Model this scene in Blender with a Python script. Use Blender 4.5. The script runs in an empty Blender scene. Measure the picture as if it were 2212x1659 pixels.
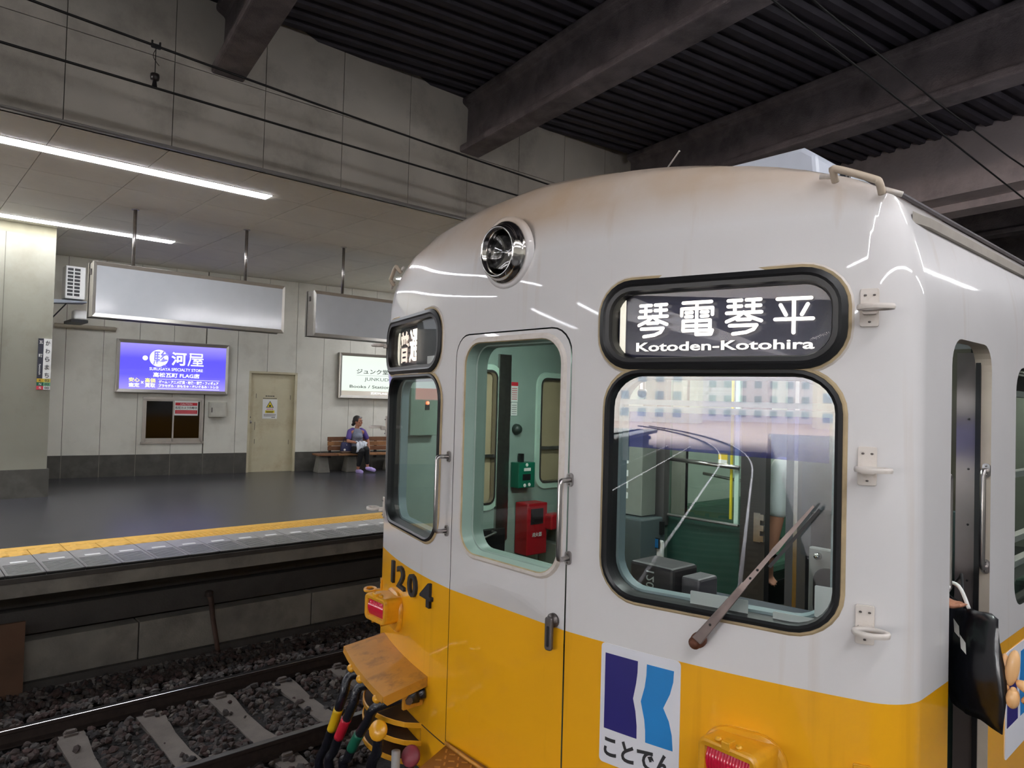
import bpy, math, random
import numpy as np
from mathutils import Vector, Matrix, geometry
R = math.radians
random.seed(7)
SC = bpy.context.scene
C = SC.collection

# ------------------------------------------------------------------ camera
CAM_Z = 2.8
cd = bpy.data.cameras.new('camera'); cam = bpy.data.objects.new('camera', cd); C.objects.link(cam)
cd.sensor_width = 36; cd.lens = 1539.0 / 2212 * 36; cd.clip_start = .05; cd.clip_end = 400
yaw, pitch, roll = R(48.17), R(1.369), R(1.5736)
fw = Vector((-math.sin(yaw), math.cos(yaw), 0)); rt = Vector((math.cos(yaw), math.sin(yaw), 0)); up = Vector((0, 0, 1))
f2 = fw * math.cos(pitch) + up * math.sin(pitch); u2 = up * math.cos(pitch) - fw * math.sin(pitch)
r3 = rt * math.cos(roll) + u2 * math.sin(roll); u3 = u2 * math.cos(roll) - rt * math.sin(roll)
mw = Matrix.Identity(4)
for i in range(3):
    mw[i][0] = r3[i]; mw[i][1] = u3[i]; mw[i][2] = -f2[i]
mw[2][3] = CAM_Z
cam.matrix_world = mw
SC.camera = cam

# ------------------------------------------------------------------ world (daylight beyond the open end), exposure
SKY = 12.0
LAMP = 18.0
TUBE = 49.0
wd = bpy.data.worlds.new('world'); SC.world = wd; wd.use_nodes = True
bg = wd.node_tree.nodes['Background']; bg.inputs[0].default_value = (.93, .97, 1, 1); bg.inputs[1].default_value = SKY
SC.view_settings.view_transform = 'Standard'; SC.view_settings.look = 'None'
SC.view_settings.exposure = 1.1; SC.view_settings.gamma = 1; SC.view_settings.use_curve_mapping = False
cy = SC.cycles
cy.max_bounces = 7; cy.diffuse_bounces = 4; cy.glossy_bounces = 4; cy.transparent_max_bounces = 10; cy.transmission_bounces = 4
cy.caustics_reflective = False; cy.caustics_refractive = False; cy.sample_clamp_indirect = 6
cy.use_denoising = True

# ------------------------------------------------------------------ materials
def lin(c):
    return tuple(((x / 255) / 12.92 if x / 255 <= .04045 else ((x / 255 + .055) / 1.055) ** 2.4) for x in c) + (1,)
MATS = {}
def mat(name, col, rough=.55, metal=0., var=.10, scale=6., bump=0., bscale=40., spec=.5, coat=0., stain=None, sscale=3., samt=.5):
    """plain procedural surface: colour with a little noise, optional stain colour in blotches, optional fine relief"""
    if name in MATS: return MATS[name]
    m = bpy.data.materials.new(name); m.use_nodes = True; nt = m.node_tree; N = nt.nodes; L = nt.links
    b = N['Principled BSDF']; b.inputs['Roughness'].default_value = rough; b.inputs['Metallic'].default_value = metal
    b.inputs['Specular IOR Level'].default_value = spec; b.inputs['Coat Weight'].default_value = coat; b.inputs['Coat Roughness'].default_value = .08
    c = lin(col); tc = N.new('ShaderNodeTexCoord')
    n = N.new('ShaderNodeTexNoise'); n.inputs['Scale'].default_value = scale; n.inputs['Detail'].default_value = 5; L.new(tc.outputs['Object'], n.inputs['Vector'])
    r = N.new('ShaderNodeValToRGB'); e = r.color_ramp.elements
    e[0].position = .3; e[1].position = .7
    e[0].color = tuple(x * (1 - var) for x in c[:3]) + (1,); e[1].color = tuple(min(1, x * (1 + var)) for x in c[:3]) + (1,)
    L.new(n.outputs['Fac'], r.inputs['Fac']); out = r.outputs['Color']
    if stain:
        n2 = N.new('ShaderNodeTexNoise'); n2.inputs['Scale'].default_value = sscale; n2.inputs['Detail'].default_value = 7; n2.inputs['Roughness'].default_value = .65
        L.new(tc.outputs['Object'], n2.inputs['Vector'])
        r2 = N.new('ShaderNodeValToRGB'); e2 = r2.color_ramp.elements; e2[0].position = .5; e2[1].position = .75
        e2[0].color = (0, 0, 0, 1); e2[1].color = (samt, samt, samt, 1); L.new(n2.outputs['Fac'], r2.inputs['Fac'])
        mx = N.new('ShaderNodeMixRGB'); L.new(r2.outputs['Color'], mx.inputs[0]); L.new(out, mx.inputs[1]); mx.inputs[2].default_value = lin(stain); out = mx.outputs[0]
    L.new(out, b.inputs['Base Color'])
    if bump:
        nb = N.new('ShaderNodeTexNoise'); nb.inputs['Scale'].default_value = bscale; nb.inputs['Detail'].default_value = 4; L.new(tc.outputs['Object'], nb.inputs['Vector'])
        bp = N.new('ShaderNodeBump'); bp.inputs['Strength'].default_value = bump; bp.inputs['Distance'].default_value = .02; L.new(nb.outputs['Fac'], bp.inputs['Height']); L.new(bp.outputs['Normal'], b.inputs['Normal'])
    MATS[name] = m; return m
def emit(name, col, strength):
    if name in MATS: return MATS[name]
    m = bpy.data.materials.new(name); m.use_nodes = True; nt = m.node_tree
    b = nt.nodes['Principled BSDF']; b.inputs['Base Color'].default_value = (.6, .6, .6, 1); b.inputs['Roughness'].default_value = .4
    b.inputs['Emission Color'].default_value = lin(col); b.inputs['Emission Strength'].default_value = strength
    MATS[name] = m; return m
def glass(name, tint=(1, 1, 1), ior=1.5, base=0.0):
    """window pane: lets light straight through with a tint, mirrors by Fresnel on top"""
    if name in MATS: return MATS[name]
    m = bpy.data.materials.new(name); m.use_nodes = True; nt = m.node_tree; N = nt.nodes; L = nt.links
    N.remove(N['Principled BSDF']); o = N['Material Output']
    t = N.new('ShaderNodeBsdfTransparent'); t.inputs[0].default_value = tint + (1,)
    g = N.new('ShaderNodeBsdfGlossy'); g.inputs['Roughness'].default_value = .012
    fr = N.new('ShaderNodeFresnel'); fr.inputs[0].default_value = ior
    ad = N.new('ShaderNodeMath'); ad.operation = 'ADD'; ad.use_clamp = True; L.new(fr.outputs[0], ad.inputs[0]); ad.inputs[1].default_value = base
    mx = N.new('ShaderNodeMixShader'); L.new(ad.outputs[0], mx.inputs[0]); L.new(t.outputs[0], mx.inputs[1]); L.new(g.outputs[0], mx.inputs[2]); L.new(mx.outputs[0], o.inputs[0])
    MATS[name] = m; return m

def film(name, tint, col, haze):
    """tinted, slightly hazy acrylic"""
    m = bpy.data.materials.new(name); m.use_nodes = True; nt = m.node_tree; N = nt.nodes; L = nt.links; b = N['Principled BSDF']; o = N['Material Output']
    b.inputs['Base Color'].default_value = lin(col); b.inputs['Roughness'].default_value = .5; b.inputs['Specular IOR Level'].default_value = .1
    t = N.new('ShaderNodeBsdfTransparent'); t.inputs[0].default_value = tint + (1,); mx = N.new('ShaderNodeMixShader'); mx.inputs[0].default_value = haze
    L.new(t.outputs[0], mx.inputs[1]); L.new(b.outputs[0], mx.inputs[2]); L.new(mx.outputs[0], o.inputs[0]); return m
def train_paint(name, col, col_hi):
    """gloss paint; grime stands along the roof edge (object height) and in faint vertical runs"""
    m = mat(name, col, rough=.38, var=.03, scale=2.5, coat=.75, spec=.25)
    nt = m.node_tree; N = nt.nodes; L = nt.links; b = N['Principled BSDF']; b.inputs['Coat Roughness'].default_value = .035
    src = b.inputs['Base Color'].links[0].from_socket
    tc = next(n for n in N if n.type == 'TEX_COORD')
    sp = N.new('ShaderNodeSeparateXYZ'); L.new(tc.outputs['Object'], sp.inputs[0])
    mr = N.new('ShaderNodeMapRange'); mr.inputs[1].default_value = 3.39; mr.inputs[2].default_value = 3.53; L.new(sp.outputs['Z'], mr.inputs[0])
    n = N.new('ShaderNodeTexNoise'); n.inputs['Scale'].default_value = 3.; n.inputs['Detail'].default_value = 6; L.new(tc.outputs['Object'], n.inputs['Vector'])
    mu = N.new('ShaderNodeMath'); mu.operation = 'MULTIPLY'; L.new(mr.outputs[0], mu.inputs[0]); L.new(n.outputs['Fac'], mu.inputs[1])
    mx = N.new('ShaderNodeMixRGB'); L.new(mu.outputs[0], mx.inputs[0]); L.new(src, mx.inputs[1]); mx.inputs[2].default_value = lin(col_hi)
    mp = N.new('ShaderNodeMapping'); mp.inputs['Scale'].default_value = (14, 14, .8); L.new(tc.outputs['Object'], mp.inputs[0])
    n2 = N.new('ShaderNodeTexNoise'); n2.inputs['Scale'].default_value = 1.; n2.inputs['Detail'].default_value = 4; L.new(mp.outputs[0], n2.inputs['Vector'])
    r2 = N.new('ShaderNodeValToRGB'); r2.color_ramp.elements[0].position = .62; r2.color_ramp.elements[1].position = .80
    r2.color_ramp.elements[0].color = (0, 0, 0, 1); r2.color_ramp.elements[1].color = (.22, .22, .22, 1); L.new(n2.outputs['Fac'], r2.inputs[0])
    mx2 = N.new('ShaderNodeMixRGB'); L.new(r2.outputs[0], mx2.inputs[0]); L.new(mx.outputs[0], mx2.inputs[1]); mx2.inputs[2].default_value = lin(col_hi)
    L.new(mx2.outputs[0], b.inputs['Base Color'])
    return m
WHITE = train_paint('white_train_paint', (220, 217, 216), (176, 140, 92))
YELLOW = train_paint('yellow_train_paint', (240, 172, 22), (150, 98, 20))
ROOFG = mat('roof_canvas_grey', (92, 88, 90), .8, var=.2, bump=.2)
YPART = mat('yellow_fitting_paint', (224, 160, 30), .35, var=.08, coat=.2, stain=(150, 100, 30), sscale=9, samt=.4)
YDIRT = mat('grimy_yellow_paint', (190, 132, 40), .5, var=.15, stain=(84, 54, 28), sscale=8, samt=.85)
DIRT = mat('dark_brown_grime', (66, 46, 30), .7, var=.3, scale=14)
IVORY = mat('ivory_fitting_paint', (214, 206, 198), .4, var=.06, stain=(170, 150, 120), sscale=20, samt=.4)
RUBBER = mat('black_rubber', (16, 16, 18), .42, var=.2)
BLACK = mat('black_paint', (20, 20, 22), .5, var=.2)
SEAL = mat('stained_sealant', (176, 156, 120), .6, var=.2, scale=12)
STEEL = mat('brushed_stainless', (176, 172, 170), .28, 1., var=.08, scale=30)
CHROME = mat('chrome', (214, 210, 205), .1, 1., var=.05)
DARKST = mat('dull_steel', (112, 106, 104), .42, .8, var=.15, scale=20)
RUST = mat('rusty_bolt', (98, 58, 40), .7, .3, var=.3, scale=40)
WIPER = mat('wiper_steel', (120, 108, 104), .38, .7, var=.15, scale=20)
MINT = mat('mint_cab_paint', (144, 164, 154), .45, var=.06)
MINTL = mat('pale_mint_frame', (186, 214, 198), .4, var=.05)
MINTD = mat('dark_green_panel', (34, 72, 62), .5, var=.15)
GREYG = mat('grey_green_cabinet', (128, 134, 126), .45, var=.08)
BLUEG = mat('blue_grey_frame', (140, 160, 164), .45, var=.06)
DGREY = mat('dark_door_grey', (74, 72, 72), .4, .2, var=.12)
BEIGE = mat('beige_blind', (176, 160, 128), .6, var=.06)
PAPER = mat('white_paper', (226, 226, 222), .7, var=.03)
PALE = mat('pale_grey_sticker', (232, 238, 235), .55, var=.03)
RED = mat('red_enamel', (168, 24, 34), .4, var=.08)
REDP = mat('red_print', (196, 32, 48), .6, var=.04)
GREEN = mat('green_enamel', (10, 104, 80), .35, var=.08)
INK = mat('black_ink', (34, 34, 38), .6, var=.05)
NAVY = mat('navy_logo_blue', (34, 28, 110), .4, var=.03)
SKYB = mat('sky_logo_blue', (30, 130, 200), .4, var=.05)
STICK = mat('white_sticker', (226, 226, 232), .4, var=.02)
FLOORC = mat('dark_cab_floor', (44, 52, 50), .6, var=.1)
# station
ASPH = mat('dark_asphalt', (62, 62, 65), .24, var=.16, scale=3, bump=.08, bscale=260, spec=.5)
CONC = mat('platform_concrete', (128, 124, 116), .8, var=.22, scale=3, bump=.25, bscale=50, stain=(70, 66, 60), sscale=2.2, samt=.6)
CONCD = mat('dark_concrete', (66, 63, 60), .85, var=.25, scale=2.5, bump=.25, bscale=40, stain=(48, 44, 42), sscale=2.5, samt=.8)  # darker concrete tone with random blotches, for recessed and end walls
COPE = mat('coping_block', (146, 145, 144), .33, var=.1, scale=9, bump=.05, bscale=120)
SLOT = mat('dark_coping_slot', (34, 34, 33), .9, var=.2)  # even dark grey for the sunken slot floors
TACT = mat('yellow_tactile_block', (214, 166, 66), .65, var=.12, scale=12, bump=.15, bscale=150)
WALLP = mat('cream_wall_panel', (216, 214, 202), .6, var=.05, scale=2, bump=.15, bscale=160, stain=(140, 130, 108), sscale=1.3, samt=.35)
WALLJ = mat('wall_joint', (104, 100, 90), .8, var=.1)
BASET = mat('dark_base_tile', (74, 72, 66), .5, var=.2, scale=5, stain=(106, 104, 98), sscale=3, samt=.5)
BASEJ = mat('pale_mortar', (138, 132, 122), .9, var=.12)
FASC = mat('sooty_fascia_panel', (176, 170, 160), .75, var=.1, scale=1.2, bump=.1, bscale=120, stain=(86, 80, 76), sscale=.9, samt=.6)
FJ = mat('fascia_joint', (60, 56, 54), .9)
CEILT = mat('ceiling_board', (236, 232, 220), .7, var=.05, scale=1.5, stain=(140, 132, 116), sscale=.8, samt=.4)
BEAMM = mat('sooty_steel_beam', (112, 104, 106), .75, var=.3, scale=3, bump=.5, bscale=60, stain=(40, 37, 40), sscale=2, samt=.8)
DECK = mat('dark_roof_deck', (52, 48, 56), .7, var=.25, scale=3)
GIRD = mat('grey_girder', (190, 178, 178), .8, var=.15, scale=1.2, bump=.3, bscale=20, stain=(90, 80, 80), sscale=1.2, samt=.6)
WIRE = mat('overhead_wire_black', (20, 18, 18), .5, .4)
RAILH = mat('polished_rail_head', (190, 190, 196), .22, 1.)
RAILW = mat('rusty_rail_web', (52, 42, 38), .8, .2, var=.25, scale=20)
SLEEP = mat('concrete_sleeper', (106, 99, 93), .85, var=.15, scale=6, bump=.3, bscale=60)
BALB = mat('ballast_bed', (30, 27, 26), .95, var=.4, scale=30, bump=1, bscale=40)
ALU = mat('sign_aluminium', (182, 178, 170), .34, .75, var=.06)
SIGNW = mat('unlit_acrylic_face', (186, 190, 194), .12, var=.02, coat=.3)
CREAMD = mat('cream_steel_door', (196, 188, 158), .5, var=.05, scale=3, stain=(150, 122, 80), sscale=2.5, samt=.45)
WOOD = mat('weathered_bench_wood', (140, 98, 60), .65, var=.22, scale=9, bump=.2)
WOODD = mat('dark_bench_wood', (112, 74, 46), .65, var=.22, scale=9, bump=.2)
DARKG = mat('dark_window_glass', (10, 9, 10), .08, var=.1)
PLAST = mat('white_plastic', (220, 220, 216), .4, var=.03)
SKIN = mat('warm_skin', (176, 122, 96), .55, var=.06)
HAIR = mat('dark_hair', (34, 30, 30), .5, var=.3, scale=60)

# ------------------------------------------------------------------ mesh helpers
class MB:
    def __init__(s): s.v = []; s.f = []; s.m = []
    def add(s, vs, fs, mi=0):
        o = len(s.v); s.v += [tuple(v) for v in vs]
        for f in fs: s.f.append(tuple(i + o for i in f)); s.m.append(mi)
        return s
    def box(s, x0, x1, y0, y1, z0, z1, mi=0, M=None):
        vs = [(x, y, z) for z in (z0, z1) for x, y in ((x0, y0), (x1, y0), (x1, y1), (x0, y1))]
        if M is not None: vs = [M @ Vector(v) for v in vs]
        return s.add(vs, [(3, 2, 1, 0), (4, 5, 6, 7), (0, 1, 5, 4), (1, 2, 6, 5), (2, 3, 7, 6), (3, 0, 4, 7)], mi)
    def prism(s, pts, fn0, fn1, mi=0):
        """pts: 2-D outline (ccw), fn0/fn1 map an outline point to the back/front 3-D point"""
        n = len(pts); a = [fn0(p) for p in pts]; b = [fn1(p) for p in pts]
        return s.add(a + b, [tuple(range(n))[::-1], tuple(range(n, 2 * n))] + [(i, (i + 1) % n, n + (i + 1) % n, n + i) for i in range(n)], mi)
    def loft(s, rings, mi=0, closed=True, caps=False):
        n = len(rings[0]); k = len(rings); vs = [p for r in rings for p in r]; fs = []
        for j in range(k - 1):
            for i in range(n if closed else n - 1):
                a = j * n + i; b = j * n + (i + 1) % n; fs.append((a, b, b + n, a + n))
        if caps: fs += [tuple(range(n))[::-1], tuple(range((k - 1) * n, k * n))]
        return s.add(vs, fs, mi)
    def tube(s, path, r, n=8, mi=0, caps=True):
        P = [Vector(p) for p in path]; rs = r if isinstance(r, (list, tuple)) else [r] * len(P); rings = []; pu = None
        for i, p in enumerate(P):
            t = (P[min(i + 1, len(P) - 1)] - P[max(i - 1, 0)]).normalized()
            if pu is None: pu = t.orthogonal().normalized()
            pu = (pu - t * pu.dot(t)); pu = pu.normalized() if pu.length > 1e-6 else t.orthogonal().normalized()
            w = t.cross(pu)
            rings.append([p + (pu * math.cos(2 * math.pi * j / n) + w * math.sin(2 * math.pi * j / n)) * rs[i] for j in range(n)])
        return s.loft(rings, mi, True, caps)
    def lathe(s, prof, o, ax, n=20, mi=0, caps=True):
        """prof: (radius, distance along axis)"""
        a = Vector(ax).normalized(); u = a.orthogonal().normalized(); w = a.cross(u); o = Vector(o)
        return s.loft([[o + a * d + (u * math.cos(2 * math.pi * j / n) + w * math.sin(2 * math.pi * j / n)) * max(r, 1e-4) for j in range(n)] for r, d in prof], mi, True, caps)
    def ell(s, c, rad, n=12, k=8, M=None, mi=0):
        c = Vector(c); rings = []
        for j in range(k + 1):
            th = math.pi * j / k; rr = max(math.sin(th), .02)
            ring = [Vector((rr * math.cos(2 * math.pi * i / n) * rad[0], rr * math.sin(2 * math.pi * i / n) * rad[1], -math.cos(th) * rad[2])) for i in range(n)]
            rings.append([c + (M @ p if M is not None else p) for p in ring])
        return s.loft(rings, mi, True, True)
    def mesh(s, name, mats, smooth=False):
        me = bpy.data.meshes.new(name); me.from_pydata(s.v, [], s.f)
        for m in (mats if isinstance(mats, (list, tuple)) else [mats]): me.materials.append(m)
        if len(set(s.m)) > 1: me.polygons.foreach_set('material_index', s.m)
        if smooth: me.shade_smooth()
        me.update(); return me
    def build(s, name, mats, parent=None, smooth=False, bevel=0, seg=2, loc=None):
        o = link(name, s.mesh(name, mats, smooth), parent, loc)
        if bevel:
            b = o.modifiers.new('bevel', 'BEVEL'); b.width = bevel; b.segments = seg; b.limit_method = 'ANGLE'; b.angle_limit = R(40)
        return o
def link(name, me, parent=None, loc=None):
    o = bpy.data.objects.new(name, me); C.objects.link(o)
    if parent: o.parent = parent
    if loc: o.location = loc
    return o
def tag(o, label, cat=None, group=None, kind=None):
    if label: o['label'] = label
    if cat: o['category'] = cat
    if group: o['group'] = group
    if kind: o['kind'] = kind
    return o
def thing(name, label, cat, loc=(0, 0, 0), rz=0, group=None):
    o = bpy.data.objects.new(name, None); C.objects.link(o); o.location = loc; o.rotation_euler = (0, 0, rz); o.empty_display_size = .1
    return tag(o, label, cat, group)
def autosmooth(o, deg=35):
    o.data.shade_smooth()
    try: o.data.set_sharp_from_angle(angle=R(deg))
    except Exception: pass
    return o
def copy_tree(o, parent=None):
    c = o.copy(); C.objects.link(c)
    if parent: c.parent = parent
    for ch in list(o.children): copy_tree(ch, c)
    return c
def rrect(x0, x1, y0, y1, r, n=6, o=0.):
    """rounded rectangle outline, ccw, grown by o; r may be (bl, br, tr, tl)"""
    x0 -= o; x1 += o; y0 -= o; y1 += o
    rs = [max(.001, q + o) for q in (r if isinstance(r, tuple) else (r,) * 4)]
    P = []
    for (cx, cy_, a0), q in zip(((x0, y0, 180), (x1, y0, 270), (x1, y1, 0), (x0, y1, 90)), rs):
        cx += q if cx == x0 else -q; cy_ += q if cy_ == y0 else -q
        for i in range(n + 1):
            a = R(a0 + 90 * i / n); P.append((cx + q * math.cos(a), cy_ + q * math.sin(a)))
    return P
def bake(o, name=None):
    dg = bpy.context.evaluated_depsgraph_get(); me = bpy.data.meshes.new_from_object(o.evaluated_get(dg)); old = o.data
    o.modifiers.clear(); o.data = me; me.name = name or o.name
    if old.users == 0: bpy.data.meshes.remove(old)
    return o
def text_mesh(s, size, offset=0., extrude=.001, align='CENTER', res=3, space=1.):
    cu = bpy.data.curves.new('t', 'FONT'); cu.body = s; cu.size = size; cu.offset = offset; cu.extrude = extrude; cu.resolution_u = res
    cu.align_x = align; cu.align_y = 'CENTER'; cu.space_character = space
    o = bpy.data.objects.new('t', cu); C.objects.link(o); dg = bpy.context.evaluated_depsgraph_get()
    me = bpy.data.meshes.new_from_object(o.evaluated_get(dg)); bpy.data.objects.remove(o); bpy.data.curves.remove(cu)
    return me
def text(name, s, size, m, parent, fn, offset=0., extrude=.001, align='CENTER', sx=1., space=1.):
    """lettering as its own flat raised mesh; fn maps text (x right, y up, d out) to the parent's frame"""
    me = text_mesh(s, size, offset, extrude, align, 3, space)
    for v in me.vertices:
        v.co = fn(v.co.x * sx, v.co.y, v.co.z)
    me.materials.clear(); me.materials.append(m); me.name = name
    return link(name, me, parent)
def fit_text(name, s, x0, x1, y0, y1, m, parent, fn, offset=0., extrude=.001):
    """lettering stretched to a given box"""
    me = text_mesh(s, .1, offset * .009, extrude)
    xs = [v.co.x for v in me.vertices]; ys = [v.co.y for v in me.vertices]
    ax, bx, ay, by = min(xs), max(xs), min(ys), max(ys)
    for v in me.vertices:
        v.co = fn(x0 + (v.co.x - ax) / (bx - ax) * (x1 - x0), y0 + (v.co.y - ay) / (by - ay) * (y1 - y0), v.co.z)
    me.materials.clear(); me.materials.append(m); me.name = name
    return link(name, me, parent)
def inpoly(x, y, P):
    r = False; j = len(P) - 1
    for i in range(len(P)):
        xi, yi = P[i]; xj, yj = P[j]
        if (yi > y) != (yj > y) and x < (xj - xi) * (y - yi) / (yj - yi) + xi: r = not r
        j = i
    return r
def cdt(outer, holes, extra_pts=(), segs=()):
    V = []; Ed = []
    for P in [outer] + list(holes):
        o = len(V); V += [Vector(p) for p in P]; Ed += [(o + i, o + (i + 1) % len(P)) for i in range(len(P))]
    for sg in segs:
        o = len(V); V += [Vector(p) for p in sg]; Ed += [(o + i, o + i + 1) for i in range(len(sg) - 1)]
    bbs = [(min(p[0] for p in H) - .012, max(p[0] for p in H) + .012, min(p[1] for p in H) - .012, max(p[1] for p in H) + .012) for H in holes]
    for p in extra_pts:
        if any(b[0] < p[0] < b[1] and b[2] < p[1] < b[3] for b in bbs): continue
        V.append(Vector(p))
    vo, _, fo, *_ = geometry.delaunay_2d_cdt(V, Ed, [], 0, 1e-5)
    F = []
    for f in fo:
        cx = sum(vo[i].x for i in f) / 3; cy_ = sum(vo[i].y for i in f) / 3
        if inpoly(cx, cy_, outer) and not any(inpoly(cx, cy_, H) for H in holes): F.append(tuple(f))
    return vo, F

# =================================================================== THE RAILWAY CAR
XC, Y0, A, W, RC, LEN = -2.147, 1.9, .15, 1.4, .16, 17.5
car = thing('railway_car', 'white and yellow railway car with curved front and lit destination sign', 'train', (XC, Y0, 0))
def hz(s, y):
    """roof height of the car at (s across, y behind the face centre)"""
    g = A * s * s
    V = (y - g) / (1 - g / 1.5) if y < 1.5 else y
    V = max(V, 0); b = max(0., (.341 - V) / .341); a = min(1., abs(s) / W)
    z1 = 3.397 + .348 * math.sqrt(max(0, 1 - a ** 1.118)); z2 = 3.223 + .542 * math.sqrt(max(0, 1 - b ** 2.836))
    return -math.log(math.exp(-28.9 * z1) + math.exp(-28.9 * z2)) / 28.9
lo, hi = .9, 1.4
for _ in range(60):
    SP = (lo + hi) / 2; nm = math.hypot(2 * A * SP, 1)
    if SP - 2 * A * SP / nm * RC < W - RC: lo = SP
    else: hi = SP
CCX, CCY = W - RC, A * SP * SP + RC / math.hypot(2 * A * SP, 1)
TH0 = math.atan2(A * SP * SP - CCY, SP - CCX); UC = SP + RC * (0 - TH0)
def OUT(u):
    """outline of the car at arc position u: (s, v, outward normal)"""
    q = abs(u); g = 1 if u >= 0 else -1
    if q <= SP:
        n = math.hypot(2 * A * q, 1); return g * q, A * q * q, g * 2 * A * q / n, -1 / n
    if q <= UC:
        t = TH0 + (q - SP) / RC; return g * (CCX + RC * math.cos(t)), CCY + RC * math.sin(t), g * math.cos(t), math.sin(t)
    return g * W, CCY + (q - UC), g * 1., 0.
def FP(u, z, off=0.):
    s, v, nx, ny = OUT(u); return Vector((s + nx * off, v + ny * off, z))
def side_u(v): return UC + (v - CCY)
ZS, ZB = 1.965, 1.08        # paint line, lower edge of the skirt
us = [SP * i / 14 for i in range(15)] + [SP + (UC - SP) * i / 9 for i in range(1, 10)] + [side_u(CCY + d) for d in (.1, .2, .3, .45, .6, .8, 1., 1.3, 1.7, 2.2, 3, 4, 6, 9, 13, LEN)]
us = [-u for u in us[::-1]] + us[1:]
NU = len(us)
DOOR = rrect(-.375, .335, 1.30, 3.085, (.01, .01, .10, .10))
WL = (-1.235, -.508, 2.14, 2.908); WR = (.499, 1.223, 2.14, 2.908); SL = (-1.292, -.530, 2.952, 3.200); SR = (.487, 1.217, 2.947, 3.204)
RW, RS = .12, .095
CREW = rrect(side_u(.628), side_u(1.052), 1.12, 3.04, (.01, .01, .09, .09)); SWIN = rrect(side_u(1.37), side_u(2.35), 2.06, 2.985, .10)
LWA = rrect(-side_u(1.10), -side_u(.82), 2.13, 3.0, .06); LWB = rrect(-side_u(2.1), -side_u(1.48), 2.24, 2.97, .08)
outer = [(u, ZB) for u in us] + [(us[-1], 3.0)] + [(u, hz(*OUT(u)[:2])) for u in us[::-1]]
holes = [rrect(*WL, RW, 7), rrect(*WR, RW, 7), rrect(*SL, RS), rrect(*SR, RS), DOOR, CREW, SWIN, LWA, LWB]
ext = [(u, z) for u in us[1:-1] for z in (1.3, 1.55, 1.75, 2.15, 2.4, 2.65, 2.93, 3.08, 3.12, 3.16, 3.2, 3.24, 3.28, 3.32, 3.36) if z < hz(*OUT(u)[:2]) - .015]
vo, fo = cdt(outer, holes, ext, [[(u, ZS) for u in us]])
V = [tuple(FP(p.x, p.y)) for p in vo]; NR = [Vector((OUT(p.x)[2], OUT(p.x)[3], 0)) for p in vo]
Fc = []; MI = []
for f in fo:
    zc = sum(vo[i].y for i in f) / 3; Fc.append(f); MI.append(0 if zc > ZS else 1)
NRG = 15; o = len(V)
for j in range(NRG + 1):
    t = (j / NRG) ** 2
    for u in us:
        s, v, nx, ny = OUT(u); vt = max(1.1, v); ss = s * (1 - t); vv = v + (vt - v) * t; z = hz(ss, vv)
        V.append((ss, vv, z))
        if j == 0: NR.append(Vector((nx, ny, 0)))
        else:
            e = .006; gx = (hz(ss + e, vv) - hz(ss - e, vv)) / (2 * e); gy = (hz(ss, vv + e) - hz(ss, max(vv - e, A * ss * ss))) / (vv + e - max(vv - e, A * ss * ss))
            NR.append(Vector((-gx, -gy, 1)).normalized())
for j in range(NRG):
    for i in range(NU - 1):
        a = o + j * NU + i; Fc.append((a, a + 1, a + NU + 1, a + NU)); c = V[a]
        MI.append(2 if (c[1] > .34 and c[2] > 3.50) else 0)
for i, (p, n_) in enumerate(zip(V, NR)):       # the wall leans in below the gutter
    q = .55 * max(0, min(p[2], 3.40) - 3.08) ** 2; sl = 1.1 * max(0, min(p[2], 3.40) - 3.08); k = abs(p[0]) / W
    if i < o:
        V[i] = (p[0] - n_.x * q, p[1], p[2]); NR[i] = Vector((n_.x, n_.y, sl * abs(n_.x))).normalized()
    else:
        V[i] = (p[0] * (1 - q * k / W), p[1], p[2])
        if i < o + NU: NR[i] = Vector((n_.x, n_.y, sl * abs(n_.x))).normalized(); V[i] = (p[0] - n_.x * q, p[1], p[2])
me = bpy.data.meshes.new('body_shell'); me.from_pydata(V, [], Fc)
for m in (WHITE, YELLOW, ROOFG): me.materials.append(m)
me.polygons.foreach_set('material_index', MI); me.shade_smooth(); me.normals_split_custom_set_from_vertices(NR); me.update()
shell = link('body_shell', me, car)

def ring(name, rect, r, prof, mats, parent=None, n=7, fn=FP, mis=None):
    rings = [[fn(p[0], p[1], off) for p in rrect(*rect, r, n, o)] for o, off in prof]
    mb = MB()
    for k in range(len(rings) - 1): mb.loft(rings[k:k + 2], mis[k] if mis else 0)
    return mb.build(name, mats, parent or car, smooth=True)
def plate(name, P, m, parent, off0, off1, fn=FP):
    """thin plate that follows the curved face"""
    xs = [p[0] for p in P]; zs = [p[1] for p in P]; nx = max(1, int((max(xs) - min(xs)) / .03)); mid = (min(zs) + max(zs)) / 2
    Q = []
    for i in range(len(P)):
        a, b = P[i], P[(i + 1) % len(P)]; k = max(1, int(abs(b[0] - a[0]) / .03)); Q += [(a[0] + (b[0] - a[0]) * j / k, a[1] + (b[1] - a[1]) * j / k) for j in range(k)]
    vo, fo = cdt(Q, [], [(min(xs) + (max(xs) - min(xs)) * i / nx, z) for i in range(1, nx) for z in (mid, mid + .01) if inpoly(min(xs) + (max(xs) - min(xs)) * i / nx, z, P)])
    mb = MB().add([fn(p.x, p.y, off1) for p in vo], fo); mb.loft([[fn(p[0], p[1], off0) for p in Q], [fn(p[0], p[1], off1) for p in Q]])
    return mb.build(name, m, parent)
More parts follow.
